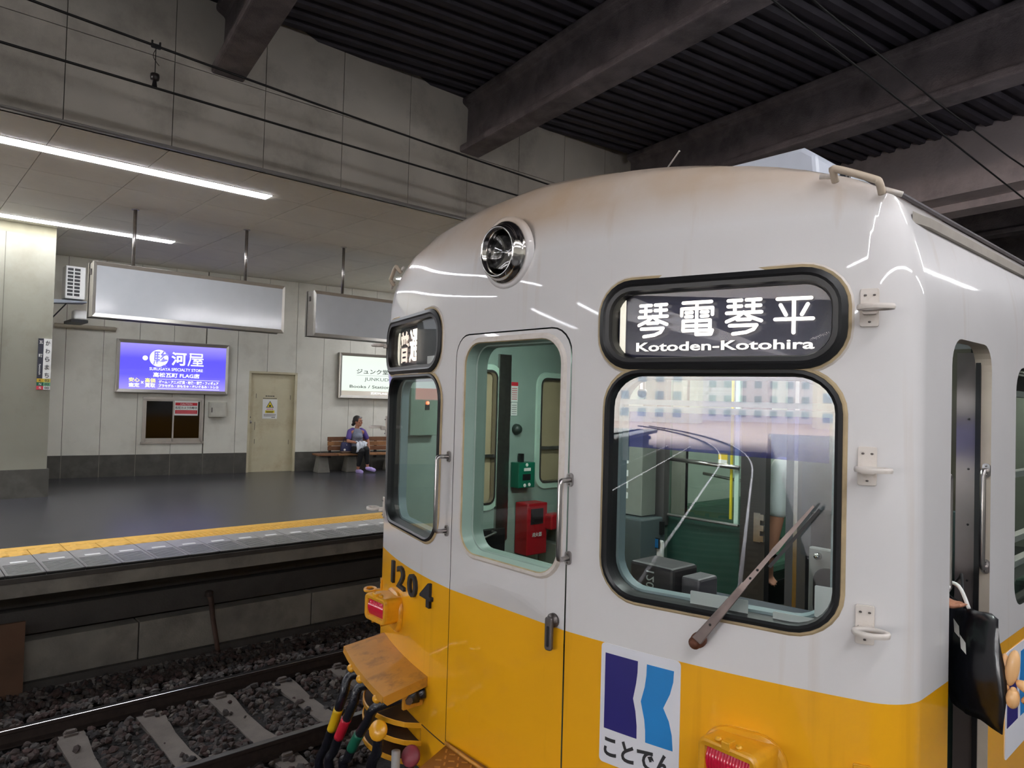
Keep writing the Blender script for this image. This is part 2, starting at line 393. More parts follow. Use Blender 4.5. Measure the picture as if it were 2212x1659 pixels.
# --- gangway door with its window
dinn = rrect(-.369, .329, 1.306, 3.079, (.01, .01, .095, .095)); dwin = (-.284, .287, 2.155, 3.04)
dv, df = cdt(dinn, [rrect(*dwin, .095, 7)], [(u / 10, z) for u in range(-3, 4) for z in (1.5, 1.75, 2.05)], [[(-.37, ZS), (.33, ZS)]])
mb = MB()
for f in df:
    mb.add([FP(dv[i].x, dv[i].y, .001) for i in f], [(0, 1, 2)], 0 if sum(dv[i].y for i in f) / 3 > ZS else 1)
gdoor = mb.build('gangway_door', [WHITE, YELLOW], car)
gp = [(.0, -.004), (-.006, -.03)]
mb = MB(); n = len(DOOR); mb.loft([[FP(p[0], p[1], 0) for p in DOOR], [FP(p[0], p[1], -.03) for p in DOOR], [FP(p[0], p[1], -.03) for p in rrect(-.35, .31, 1.33, 3.06, (.01, .01, .08, .08))]])
mb.build('door_seam', RUBBER, gdoor)
ring('window_frame', dwin, .095, [(.026, .001), (.016, .010), (.004, .010), (0, .004), (-.004, -.045), (-.009, -.048), (-.011, -.10)], [IVORY, SEAL, MINT], gdoor, mis=[0, 0, 1, 2, 2, 2])
GLASS = glass('car_window_glass', (.86, .93, .90), base=.012)
GLASSW = glass('windshield_glass', (.91, .95, .945), base=.03)
MB().add([FP(p[0], p[1], -.05) for p in rrect(*dwin, .085, 6, -.005)], [tuple(range(28))]).build('window_pane', GLASS, gdoor)
# --- windshields (flat panes in rubber)
def GP(u0, u1):
    p0 = Vector((u0, A * u0 * u0, 0)); p1 = Vector((u1, A * u1 * u1, 0)); t = (p1 - p0).normalized(); nn = Vector((-t.y, t.x, 0))
    return lambda u, z, off=0.: p0 + t * ((u - u0) * (p1 - p0).length / (u1 - u0)) + Vector((0, 0, z)) + nn * off
panes = {}
for nm, rect in (('right', WR), ('left', WL)):
    gp = GP(rect[0], rect[1]); pts = rrect(*rect, RW, 7, .0)
    pane = MB().add([gp(p[0], p[1], .012) for p in pts], [tuple(range(len(pts)))]).build('windshield', GLASSW, car); panes[nm] = (pane, gp)
    ring('window_seal', rect, RW, [(.024, .001), (.018, .006), (.012, .006)], SEAL, pane)
    ring('window_gasket', rect, RW, [(.013, .002), (.010, .012), (.0, .014), (-.008, .006), (-.010, -.02), (-.010, -.055)], RUBBER, pane)
    ring('inner_frame', rect, RW, [(-.004, -.058), (-.018, -.060), (-.020, -.10)], BLUEG, pane)
# --- destination signs
NAVYR = mat('navy_blind', (40, 42, 62), .25, var=.08, spec=.5)
GLOW = emit('lit_letters', (255, 246, 232), 1.2)
GLOW2 = emit('lit_cream_strip', (250, 244, 220), 0.36)
def sign(rect, r, label):
    bk = MB().prism(rrect(*rect, r, 6, -.004), lambda p: FP(p[0], p[1], -.10), lambda p: FP(p[0], p[1], -.045)).build('destination_sign', NAVYR, car)
    ring('sign_gasket', rect, r, [(.028, .001), (.026, .012), (.010, .018), (.002, .014), (-.012, .012), (-.016, -.004), (-.018, -.045)], RUBBER, bk)
    ring('sign_seal', rect, r, [(.042, .0005), (.036, .005), (.027, .005)], [IVORY, SEAL], bk, mis=[0, 1])
    MB().add([FP(p[0], p[1], -.006) for p in rrect(*rect, r, 6, -.012)], [tuple(range(28))]).build('sign_glass', glass('sign_glass', (.97, .97, .97), ior=1.15), bk)
    tag(bk, label); return bk
sgR = sign(SR, RS, 'lit destination blind on the right of the front')
sgL = sign(SL, RS, 'lit service type blind on the left of the front')
def strokes(name, S, x0, x1, y0, y1, w, m, parent, off, fn=None):
    fn = fn or FP
    """glyph of round-ended strokes in a unit box"""
    mb = MB()
    for k, st in enumerate(S):
        P = [Vector((x0 + p[0] * (x1 - x0), y0 + p[1] * (y1 - y0))) for p in st]; d = off + .0004 * k
        for i in range(len(P) - 1):
            t = (P[i + 1] - P[i]); a = math.atan2(t.y, t.x); out = []
            for c, b in ((P[i + 1], -90), (P[i], 90)):
                for j in range(7): q = a + R(b + 30 * j); out.append((c.x + w / 2 * math.cos(q), c.y + w / 2 * math.sin(q)))
            mb.add([fn(p[0], p[1], d + .0002 * i) for p in out], [tuple(range(14))])
    return mb.build(name, m, parent)
KOTO = [[(.06, .97), (.43, .97)], [(.06, .80), (.43, .80)], [(.02, .61), (.46, .61)], [(.25, .97), (.25, .61)], [(.57, .97), (.95, .97)], [(.57, .80), (.95, .80)], [(.55, .61), (.98, .61)], [(.76, .97), (.76, .61)],
        [(.5, .62), (.33, .48), (.03, .36)], [(.5, .62), (.68, .48), (.98, .36)], [(.33, .41), (.68, .41)], [(.12, .24), (.86, .24)], [(.86, .24), (.78, .12), (.58, .04), (.22, .0)]]
DEN = [[(.08, .98), (.92, .98)], [(.04, .60), (.04, .80), (.96, .80), (.96, .60)], [(.5, .98), (.5, .50)], [(.17, .68), (.36, .68)], [(.17, .56), (.36, .56)], [(.64, .68), (.83, .68)], [(.64, .56), (.83, .56)],
       [(.10, .43), (.90, .43), (.90, .14), (.10, .14), (.10, .43)], [(.10, .28), (.90, .28)], [(.5, .43), (.5, .02), (.93, .02), (.97, .13)]]
HIRA = [[(.08, .95), (.92, .95)], [(.16, .78), (.30, .50)], [(.84, .78), (.70, .50)], [(.03, .38), (.97, .38)], [(.5, .95), (.5, .0)]]
for g, (a, b) in zip((KOTO, DEN, KOTO, HIRA), ((.588, .698), (.742, .855), (.894, 1.005), (1.040, 1.152))):
    strokes('sign_letter', g, a, b, 3.036, 3.148, .0115, GLOW, sgR, -.038)
GLOW3 = emit('lit_latin_letters', (250, 244, 232), 0.62)
fit_text('sign_lettering', 'Kotoden-Kotohira', .580, 1.154, 2.985, 3.016, GLOW3, sgR, lambda x, y, d: FP(x, y, -.040 + d), offset=.22)
plate('cream_strip', [(.512, 2.97), (.534, 2.97), (.534, 3.17), (.512, 3.17)], GLOW2, sgR, -.045, -.041)
fit_text('sign_letter', '普', -1.200, -1.040, 2.99, 3.158, emit('lit_pink_letters', (255, 226, 206), 0.5), sgL, lambda x, y, d: FP(x, y, -.040 + d), offset=.22)
fit_text('sign_letter', '通', -1.022, -.872, 2.988, 3.160, emit('lit_warm_letters', (255, 240, 220), 0.95), sgL, lambda x, y, d: FP(x, y, -.040 + d), offset=.25)
plate('cream_strip', [(-1.275, 2.97), (-1.235, 2.97), (-1.235, 3.16), (-1.275, 3.16)], GLOW2, sgL, -.045, -.041)
plate('cover_panel', [(-.889, 2.957), (-.56, 2.957), (-.56, 3.195), (-.889, 3.195)], mat('dark_slate_cover', (62, 70, 76), .4), sgL, -.045, -.034)
plate('paper_label', [(-.735, 2.965), (-.57, 2.965), (-.57, 3.008), (-.735, 3.008)], PALE, sgL, -.034, -.032)
# --- headlight
hl = Vector((-.030, -.004, 3.402)); ax = Vector((-.01, -1, -.05))
o = MB().lathe([(.128, -.03), (.128, .010), (.122, .018), (.116, .020), (.112, .035), (.104, .050), (.098, .052), (.092, .048), (.086, .03), (.080, .012)], hl, ax, 36, caps=False).build('headlight', CHROME, car, True)
MB().lathe([(.148, -.02), (.146, .004), (.136, .008), (.128, .006)], hl, ax, 36, caps=False).build('headlight_collar', WHITE, o, True)
MB().lathe([(.082, .014), (.06, -.02), (.03, -.045), (.012, -.05)], hl, ax, 28, caps=True).build('reflector', CHROME, o, True)
MB().lathe([(.014, -.05), (.014, -.02), (.008, -.015)], hl, ax, 12).build('bulb_shield', BLACK, o, True)
lens = MB()
lens.lathe([(.081, .014), (.065, .024), (.04, .031), (.005, .034)], hl, ax, 28)
lens.build('headlight_lens', glass('lamp_glass', (.92, .93, .95), base=.04), o, True)
# --- grab rails
def grab(name, P0, P1, off, r, label=None, mount=.03, fn=FP, pl=(.013, .05)):
    (u0, z0), (u1, z1) = P0, P1
    o = MB().tube([fn(u0, z0, .004), fn(u0, z0, off - .012), fn(u0, z0 + (-.004 if z0 > z1 else .004), off - .003), fn(u0, z0 + (-.014 if z0 > z1 else .014), off),
                   fn(u1, z1 + (.014 if z0 > z1 else -.014), off), fn(u1, z1 + (.004 if z0 > z1 else -.004), off - .003), fn(u1, z1, off - .012), fn(u1, z1, .004)], r, 10).build(name, STEEL, car, True)
    for (u, z) in (P0, P1):
        mp = MB().prism(rrect(u - pl[0], u + pl[0], z - pl[1] / 2, z + pl[1] / 2, pl[0] * .9, 4), lambda p: fn(p[0], p[1], 0), lambda p: fn(p[0], p[1], .008)).build('mounting_plate', STEEL, o)
        for dz in (-.016, .016): MB().ell(fn(u, z + dz, .009), (.004, .004, .004), 8, 5).build('screw', DARKST, mp)
    if label: tag(o, label)
    return o
grab('grab_rail', (-.410, 2.545), (-.410, 2.215), .062, .0095)
grab('grab_rail', (.342, 2.517), (.342, 2.232), .062, .0095)
grab('grab_rail', (0, 2.600), (0, 2.262), .045, .0095, fn=lambda u, z, off=0.: Vector((1.388 + u, 1.050 - off, z)), pl=(.012, .05))
grab('grab_rail', (0, 2.60), (0, 2.24), .045, .0085, fn=lambda u, z, off=0.: Vector((1.385 + u, .630 + off, z)), pl=(.012, .05))
# --- door lock
o = MB().lathe([(.026, 0), (.026, .012), (.018, .016), (.014, .02)], FP(.281, 1.992), (0, -1, 0), 20).build('door_handle', DARKST, gdoor, True)
MB().prism(rrect(.262, .296, 1.885, 2.008, .012), lambda p: FP(p[0], p[1], .018), lambda p: FP(p[0], p[1], .032)).build('lever', DARKST, o, bevel=.004)
MB().prism(rrect(.274, .284, 1.90, 1.975, .004), lambda p: FP(p[0], p[1], .032), lambda p: FP(p[0], p[1], .034)).build('lever_slot', BLACK, o)
# --- lamp brackets (four down each side of the face)
def bracket(u, z, m, g):
    o = MB().prism(rrect(u - .024, u + .024, z - .056, z + .056, .006, 3), lambda p: FP(p[0], p[1], 0), lambda p: FP(p[0], p[1], .009)).build('lamp_bracket', m, car, bevel=.002)
    c = FP(u + .012 * g, z - .006, .062); nx = OUT(u); N_ = Vector((nx[2], nx[3], 0)); T_ = Vector((-nx[3], nx[2], 0)) * 1
    rings = []
    for a, b, dz in ((.048, .036, -.007), (.050, .038, 0), (.048, .036, .007), (.036, .024, .007), (.034, .022, 0), (.036, .024, -.007), (.048, .036, -.007)):
        rings.append([c + T_ * (a * math.cos(2 * math.pi * i / 24)) + N_ * (b * math.sin(2 * math.pi * i / 24)) + Vector((0, 0, dz)) for i in range(24)])
    MB().loft(rings).build('ring', m, o, True)
    mb = MB(); mb.prism(rrect(u - .018, u + .018, z - .022, z - .001, .004, 2), lambda p: FP(p[0], p[1], .006), lambda p: FP(p[0], p[1], .034)); mb.build('hinge', m, o, bevel=.003)
    for du, dz in ((-.011, .036), (.011, .036), (0, -.042)): MB().ell(FP(u + du, z + dz, .0092), (.0045, .0045, .003), 8, 5).build('screw', DARKST, o)
for z, m in ((3.10, IVORY), (2.64, IVORY), (2.185, IVORY), (1.73, YPART)):
    bracket(1.296, z, m, 1); bracket(-1.315, z, m, -1)
# --- wiper
WF = FP
pv = (.844, 2.052); tip = (1.166, 2.515)
wd_ = Vector((tip[0] - pv[0], tip[1] - pv[1])); wl = wd_.length; wt = wd_ / wl; wn = Vector((-wt.y, wt.x))
def wp(a, b, off): p = Vector(pv) + wt * a * wl + wn * b; return FP(p.x, p.y, off)
o = MB().lathe([(.024, 0), (.024, .02), (.020, .024), (.020, .05), (.012, .054), (.012, .066), (.006, .07)], FP(*pv), FP(pv[0], pv[1], 1) - FP(*pv), 16).build('wiper', RUST, car, True)
mb = MB()
for a0, a1, w0, w1, h0, h1 in ((.02, .45, .016, .010, .040, .046), ):
    mb.loft([[wp(a0, -w0, h0), wp(a0, w0, h0), wp(a0, w0, h0 + .016), wp(a0, -w0, h0 + .016)], [wp(a1, -w1, h1), wp(a1, w1, h1), wp(a1, w1, h1 + .012), wp(a1, -w1, h1 + .012)]], caps=True)
mb.build('wiper_arm', WIPER, o, bevel=.002)
MB().loft([[wp(a, -w, h), wp(a, w, h), wp(a, w, h + .009), wp(a, -w, h + .009)] for a, w, h in ((.42, .008, .050), (.66, .006, .044), (.70, .008, .036), (1.0, .003, .024))], caps=True).build('wiper_link', WIPER, o)
MB().loft([[wp(a, -.018 - w, h), wp(a, -.018 + w, h), wp(a, -.018 + w, h + .012), wp(a, -.018 - w, h + .012)] for a, w, h in ((.60, .005, .022), (1.0, .004, .012))], caps=True).build('wiper_blade', BLACK, o)
for a in (.15, .5, .56): MB().ell(wp(a, .0, .059), (.004, .004, .004), 8, 5).build('rivet', BLACK, o)
# --- operator's emblem sticker
def emblem(fn, X0, X1, Z0, Z1, parent, nm, kana=True):
    sx = (X1 - X0) / .290; sz = (Z1 - Z0) / .41
    def g(u, z, off=0.): return fn(X0 + (u - .495) * sx, Z1 + (z - 1.965) * sz, off)
    o = plate(nm, rrect(.495, .785, 1.555, 1.965, .014, 4), STICK, parent, .0, .0025, g)
    plate('dark_blue_mark', [(.512, 1.932), (.512, 1.673), (.637, 1.673), (.6365, 1.715), (.631, 1.762), (.621, 1.803), (.631, 1.856), (.6355, 1.893), (.636, 1.932)], NAVY, o, .002, .0036, g)
    plate('light_blue_mark', [(.669, 1.930), (.668, 1.892), (.663, 1.853), (.650, 1.802), (.664, 1.745), (.668, 1.71), (.669, 1.671), (.764, 1.671), (.760, 1.72), (.749, 1.763), (.729, 1.801), (.751, 1.852), (.761, 1.893), (.763, 1.930)], SKYB, o, .002, .0036, g)
    if kana: fit_text('emblem_lettering', 'ことでん', .514, .768, 1.580, 1.650, INK, o, lambda x, y, d: g(x, y, .003 + d), offset=.35)
    return o
emblem(FP, .495, .785, 1.555, 1.965, car, 'emblem_sticker')
emblem(FP, side_u(1.26), side_u(1.60), 1.52, 1.915, car, 'emblem_sticker', False)
# --- raised number plates
for ch, a, b in (('1', -1.052, -1.020), ('2', -.955, -.845), ('0', -.795, -.690), ('4', -.640, -.520)):
    fit_text('number_digit', ch, a, b, 1.838, 1.950, INK, car, lambda x, y, d: FP(x, y, .006 + d), offset=.16, extrude=.008)
# --- tail lamps
def tail(u, z):
    o = ring('tail_lamp', (u - .125, u + .10, z - .115, z + .065), .075, [(.012, .001), (.010, .012), (.0, .022), (-.02, .026), (-.05, .030), (-.075, .034)], YPART, car)
    vf = A * u * u - .125; hp = lambda p, q, off=0.: Vector((p, vf - off, q)); rect = (u - .095, u + .095, z - .062, z + .062)
    ring('lamp_housing', rect, .024, [(-.006, -.17), (.002, -.09), (.004, -.01), (.001, .002), (-.006, .004), (-.020, .0), (-.024, -.016)], YPART, o, fn=hp)
    mb = MB(); n = 15; x0, x1, z0, z1 = u - .074, u + .074, z - .040, z + .040
    for i in range(n):
        xa = x0 + (x1 - x0) * i / n; xb = x0 + (x1 - x0) * (i + 1) / n; rings = []
        for x, d in ((xa, 0), (xa * .7 + xb * .3, .003), (xa * .3 + xb * .7, .003), (xb, 0)):
            rings.append([hp(x, z0 + (z1 - z0) * j / 6, -.016 + d + .012 * math.sin(math.pi * j / 6)) for j in range(7)])
        mb.loft(rings, closed=False)
    mb.build('red_lens', mat('red_lamp_lens', (206, 26, 62), .12, var=.1, coat=.5), o, True)
    MB().box(u - .016, u + .012, vf - .006, vf + .03, z + .052, z + .078).build('latch', YPART, o, bevel=.003)
    for s_ in (-1, 1): MB().ell((u + .034 * s_, vf + .012, z + .070), (.012, .012, .009), 10, 6).build('hinge_knuckle', YPART, o, True)
    for s_ in (-1, 1): MB().box(u + .04 * s_ - .004, u + .04 * s_ + .004, vf + .01, vf + .03, z - .078, z - .058).build('drain_tab', YPART, o)
tail(.997, 1.728); tail(-.990, 1.732)
# --- jumper cable hood, cables, anti-climber ribs on the left of the face
hood = MB()
us_ = [-1.20 + .64 * i / 6 for i in range(7)]
hood.loft([[FP(u, 1.522, 0) for u in us_], [FP(u, 1.470, .215) for u in us_], [FP(u, 1.442, .220) for u in us_], [FP(u, 1.442, .214) for u in us_], [FP(u, 1.463, .208) for u in us_], [FP(u, 1.512, 0) for u in us_]], closed=False)
for u in (-1.20, -.56):
    q = [FP(u, 1.522, 0), FP(u, 1.470, .215), FP(u, 1.446, .215), FP(u, 1.428, .195), FP(u, 1.478, 0)]; d = Vector((.006 if u > -1 else -.006, 0, 0))
    hood.loft([q, [p + d for p in q]], caps=True)
hd = hood.build('jumper_hood', YDIRT, car)
TAPES = [mat('yellow_tape', (206, 168, 20), .4, var=.1), mat('red_tape', (190, 30, 52), .4, var=.1), mat('green_tape', (16, 92, 70), .4, var=.1)]
HOSE = mat('glossy_black_hose', (22, 23, 32), .22, var=.4, scale=60, bump=.3, bscale=140, coat=.3)
def bez(P, n=18):
    P = [Vector(p) for p in P]; out = []
    for i in range(len(P) - 1):
        p0 = P[max(i - 1, 0)]; p1 = P[i]; p2 = P[i + 1]; p3 = P[min(i + 2, len(P) - 1)]
        for k in range(n // (len(P) - 1) + 1):
            t = k / (n // (len(P) - 1) + 1)
            out.append(.5 * (2 * p1 + (p2 - p0) * t + (2 * p0 - 5 * p1 + 4 * p2 - p3) * t * t + (3 * p1 - p0 - 3 * p2 + p3) * t ** 3))
    return out + [P[-1]]
for k, (P, tp) in enumerate((([(-.90, .14, 1.44), (-1.055, -.05, 1.405), (-1.06, -.10, 1.315), (-1.144, -.10, 1.148), (-1.219, -.10, 1.004), (-1.285, -.10, .863), (-1.20, .0, .60), (-1.0, .25, .48), (-.9, .6, .55)], (.43, .60)),
                           ([(-.78, .09, 1.44), (-.905, -.085, 1.405), (-.931, -.12, 1.310), (-1.035, -.12, 1.147), (-1.099, -.12, 1.032), (-1.14, -.12, .927), (-1.06, -.02, .62), (-.95, .25, .46), (-.85, .6, .55)], (.41, .58)),
                           ([(-.58, .05, 1.44), (-.67, -.135, 1.400), (-.762, -.14, 1.293), (-.861, -.14, 1.172), (-.925, -.14, 1.071), (-.966, -.14, 1.002), (-.94, -.05, .66), (-.86, .25, .46), (-.76, .6, .55)], (.44, .58)))):
    pts = bez(P, 72); o = MB().tube(pts, [.023 if i > 10 else .027 for i in range(len(pts))], 10).build('jumper_cable', HOSE, car, True)
    L_ = [0]
    for i in range(1, len(pts)): L_.append(L_[-1] + (pts[i] - pts[i - 1]).length)
    sel = [p for p, l in zip(pts, L_) if tp[0] < l < tp[1]]
    if len(sel) > 1: MB().tube(sel, .0245, 12).build('tape_band', TAPES[k], o, True)
    MB().lathe([(.036, 0), (.036, .05), (.030, .055)], pts[2], pts[3] - pts[2], 12).build('cable_collar', RUBBER, o, True)
    MB().ell(Vector(P[1]) + Vector((-.005, -.012, .030)), (.026, .018, .020), 12, 8).build('socket_latch', YPART, o, True)
MB().box(-.60, -.585, -.06, .045, 1.385, 1.47).build('hood_bracket', YDIRT, car); MB().lathe([(.018, 0), (.018, .03)], (-.60, -.03, 1.425), (1, -.3, 0), 6).build('bracket_bolt', DARKST, car)
for z in (1.282, 1.200, 1.112):
    n = 14; u0, u1 = -1.20, -.600
    up_ = []; fr = []
    for i in range(n + 1):
        t = i / n; u = u0 + (u1 - u0) * t; d = .17 * math.sin(math.pi * min(1, max(0, t))) ** .62
        up_.append((u, d))
    o = MB().loft([[FP(u, z, 0) for u, d in up_], [FP(u, z + .004, d * .94) for u, d in up_], [FP(u, z + .010, d * .97) for u, d in up_], [FP(u, z + .006, d) for u, d in up_], [FP(u, z - .014, d) for u, d in up_], [FP(u, z - .014, 0) for u, d in up_]], closed=False)
    ob = MB(); ob.v = o.v; ob.f = o.f; k = n; ob.m = [1] * k + [0] * (len(o.f) - k)
    ob.build('anti_climber_rib', [YPART, mat('dark_brown_grime', (66, 46, 30))], car)
plate('panel_seam', [(-.61, 1.283), (-.378, 1.283), (-.378, 1.288), (-.61, 1.288)], MATS['dark_brown_grime'], car, .0, .0015)
plate('panel_seam', [(-.612, 1.09), (-.607, 1.09), (-.607, 1.285), (-.612, 1.285)], YDIRT, car, .0, .0015)
# coupler cocks and hoses under the ribs
o = MB().lathe([(.0, -.012), (.040, -.012), (.046, 0), (.040, .012), (.0, .014)], (-.60, -.18, 1.325), (.35, -.85, .45), 18).build('air_cock', YPART, car, True)
MB().tube(bez([(-.60, -.18, 1.30), (-.62, -.17, 1.22), (-.70, -.15, 1.10), (-.72, -.10, .80), (-.6, .1, .6)], 16), .024, 10).build('air_hose', HOSE, o, True)
MB().tube([(-.575, -.10, 1.22), (-.575, -.10, .75)], .020, 10).build('grey_pipe', mat('grey_pipe_paint', (150, 148, 146), .5), car, True)
o = MB().lathe([(.0, -.012), (.042, -.012), (.048, 0), (.042, .012), (.0, .014)], (-.545, -.04, 1.19), (.35, -.85, .45), 18).build('red_air_cock', mat('dull_red_paint', (130, 52, 62), .5, var=.15), car, True)
MB().tube(bez([(-.545, -.04, 1.16), (-.56, -.05, 1.08), (-.62, -.04, .95), (-.6, .1, .6)], 12), .022, 10).build('air_hose', HOSE, o, True)
# checker-plate step under the door
st = MB(); st.prism([(-.35, 0), (.62, 0), (.62, -.27), (-.13, -.30), (-.22, -.28)], lambda p: Vector((p[0], p[1] + (A * p[0] ** 2 if p[1] == 0 else 0), 1.285)), lambda p: Vector((p[0], p[1] + (A * p[0] ** 2 if p[1] == 0 else 0), 1.302)))
st = st.build('front_step', mat('worn_brown_checker_plate', (138, 90, 34), .45, .2, var=.2, scale=10), car)
ck = MB()
for i in range(22):
    for j in range(8):
        x = -.30 + i * .042; y = -.028 - j * .036
        if y < -.26 - 0 or (x - (-.35)) * .27 < -(y) * .23 - .0: continue
        a = R(45 if (i + j) % 2 else -45); q = Matrix.Translation((x, y, 1.302)) @ Matrix.Rotation(a, 4, 'Z')
        ck.box(-.012, .012, -.0035, .0035, 0, .003, M=q)
tag(ck.build('checker_ridges', mat('worn_ridge_metal', (180, 128, 60), .4, .3), st), None, kind='stuff')
MB().tube([FP(-.35 + .97 * i / 6, 1.307, .012) for i in range(7)], .008, 6).build('step_lip', YDIRT, st)
# --- roof fittings
gh = [Vector((1.193, .246, 3.490)), Vector((1.196, .225, 3.512)), Vector((1.206, .218, 3.520)), Vector((1.300, .252, 3.478)), Vector((1.315, .258, 3.464)), Vector((1.315, .279, 3.436))]
def roofgrab(g):
    P = [Vector((p.x * g, p.y, p.z)) for p in bez(gh, 20)]
    o = MB().tube(P, .011, 10).build('roof_grab_handle', mat('dirty_ivory_rod', (196, 180, 160), .5, var=.1, stain=(140, 110, 80), samt=.5), car, True)
    for (a, b) in (((1.150, .2325), (1.195, .2475)), ((1.312, .2785), (1.365, .296))):
        pa = Vector((a[0] * g, a[1], hz(*a) + .006)); pb = Vector((b[0] * g, b[1], hz(*b) + .006))
        MB().tube([pa, pb], .008, 8).build('handle_foot', IVORY, o, True)
roofgrab(1); roofgrab(-1)
MB().tube([(.05, .75, 3.72), (.36, .62, 3.885)], .004, 6).build('antenna_rod', IVORY, car)
ac = MB().prism([(-.78, 3.66), (.78, 3.66), (.76, 3.88), (.70, 3.925), (-.70, 3.925), (-.76, 3.88)], lambda p: Vector((p[0], 5.3, p[1])), lambda p: Vector((p[0], 1.03, p[1]))).build('roof_air_conditioner', mat('pale_blue_grey_cover', (206, 212, 224), .35, var=.05), car, bevel=.02)
lv = MB()
for i in range(7): lv.box(.768 - i * .0, .79, 1.25 + i * .035, 1.27 + i * .035, 3.70, 3.86 - i * .018)
lv.build('louvre', BLACK, ac)
# rain gutter and roof edge bead on both sides
for g in (1, -1):
    yy = [.42, .47, .53, .62] + [.80 + i * .4 for i in range(42)]
    gx = lambda y, d: g * (1.350 + d * min(1, (y - .42) / .1))
    MB().loft([[Vector((gx(y, 0), y, 3.372)) for y in yy], [Vector((gx(y, .014), y, 3.375)) for y in yy], [Vector((gx(y, .015), y, 3.404)) for y in yy], [Vector((gx(y, .006), y, 3.408)) for y in yy], [Vector((gx(y, -.01), y, 3.402)) for y in yy]], closed=False).build('rain_gutter', mat('grimy_gutter', (150, 142, 132), .6, var=.15), car)
    MB().tube([(g * 1.29, y, hz(1.325, y) + .004) for y in yy[1:]], .008, 6).build('roof_bead', ROOFG, car)
# --- under the body
MB().box(-1.25, 1.25, .35, 17, .62, 1.09).build('underframe', mat('sooty_underframe', (34, 31, 30), .8), car)
cp = MB(); cp.box(-.16, .16, -.35, .4, .72, .98); cp.build('coupler', DARKST, car, bevel=.03)
for y in (1.7, 3.8):
    ob = MB().lathe([(.06, -.8), (.06, -.76), (.36, -.76), (.43, -.70), (.43, -.64), (.08, -.63), (.08, .63), (.43, .64), (.43, .70), (.36, .76), (.06, .76), (.06, .8)], (0, y, .43), (1, 0, 0), 24).build('wheelset', RAILW, car, True)
# --- inside of the cab
LIN = MB(); lv_, lf_ = cdt([(.37, 1.1), (17, 1.1), (17, 3.25), (.37, 3.25)], [rrect(.82, 1.10, 2.13, 3.0, .06), rrect(1.48, 2.1, 2.24, 2.97, .08)])
LIN.add([(-1.345, p.x, p.y) for p in lv_], lf_); LIN.build('left_lining', MINT, car)
rv_, rf_ = cdt([(.42, 1.1), (17, 1.1), (17, 3.25), (.42, 3.25)], [[(.60, 1.05), (1.06, 1.05), (1.06, 3.05), (.60, 3.05)], rrect(1.37, 2.35, 2.06, 2.985, .1)])
MB().add([(1.345, p.x, p.y) for p in rv_], rf_).build('right_lining', mat('dark_cab_lining', (70, 76, 72), .5), car)
MB().box(-1.34, 1.34, .45, 17, 1.085, 1.10).build('cab_floor', FLOORC, car)
MB().prism([(-1.34, 17), (-1.34, .45), (-.9, .22), (-.5, .10), (.5, .10), (.9, .22), (1.34, .45), (1.34, 17)], lambda p: Vector((p[0], p[1], 3.225)), lambda p: Vector((p[0], p[1], 3.245))).build('cab_ceiling', mat('dim_cab_ceiling', (120, 122, 118), .7), car)
for (a, b, c_, d) in ((.82, 1.10, 2.13, 3.0), (1.48, 2.1, 2.24, 2.97)):
    o = MB().add([(-1.385, p[0], p[1]) for p in rrect(a, b, c_, d, .05)], [tuple(range(28))]).build('side_window', GLASS, car)
    ring('side_window_frame', (a, b, c_, d), .06, [(.035, 0), (.03, .012), (-.004, .012), (-.008, -.03)], MINTL, o, fn=lambda p, q, off: Vector((-1.345 + off, p, q)))
    ring('chrome_edge', (a, b, c_, d), .06, [(-.004, .013), (-.018, .013), (-.02, -.02)], STEEL, o, fn=lambda p, q, off: Vector((-1.345 + off, p, q)))
    MB().box(-1.36, -1.34, a, b, (c_ + d) / 2 - .13, (c_ + d) / 2 - .11).build('window_bar', STEEL, o)
    MB().box(-1.378, -1.374, a + .01, b - .01, c_ + .01, d - .01).build('roller_blind', BEIGE, o)
# left wall fittings seen through the gangway door window
MB().box(-1.345, -1.325, 1.10, 1.20, 1.9, 3.1).build('steel_post', STEEL, car)
MB().box(-1.345, -1.30, .85, 1.16, 1.15, 1.98).build('crew_door_panel', BLACK, car)
MB().tube([(-1.30, .93, 1.93), (-1.26, .93, 1.94), (-1.26, 1.05, 1.97), (-1.30, 1.05, 1.97)], .008, 6).build('door_pull', STEEL, car)
n1 = MB().box(-1.342, -1.339, 1.215, 1.275, 2.795, 2.925).build('notice_paper', PAPER, car)
MB().box(-1.339, -1.3385, 1.215, 1.275, 2.90, 2.925).build('red_heading', REDP, n1)
mb = MB()
for i in range(6): mb.box(-1.339, -1.3385, 1.222, 1.268, 2.81 + i * .014, 2.816 + i * .014)
mb.build('red_lines', mat('faded_red_print', (214, 130, 136), .7), n1)
n2 = MB().box(-1.342, -1.339, 1.218, 1.272, 2.705, 2.790).build('notice_paper', PAPER, car)
mb = MB()
for i in range(5): mb.box(-1.339, -1.3385, 1.224, 1.266, 2.715 + i * .014, 2.719 + i * .014)
mb.build('text_lines', mat('grey_print', (120, 120, 120), .7), n2)
MB().lathe([(.036, 0), (.034, .02), (.024, .036), (.006, .042)], (-1.342, 1.269, 2.615), (1, 0, 0), 16).build('alarm_bell', mat('dark_green_bell', (40, 54, 48), .4), car, True)
gb = MB().box(-1.34, -1.26, 1.23, 1.375, 2.235, 2.40).build('emergency_box', GREEN, car, bevel=.004)
MB().box(-1.26, -1.2585, 1.275, 1.335, 2.345, 2.365).build('box_label', PAPER, gb); MB().box(-1.26, -1.2585, 1.265, 1.335, 2.285, 2.325).build('box_slot', BLACK, gb)
for y_, z_ in ((1.30, 2.385), (1.285, 2.252), (1.325, 2.255)): MB().lathe([(.012, 0), (.010, .004)], (-1.26, y_, z_), (1, 0, 0), 10).build('box_button', PAPER, gb)
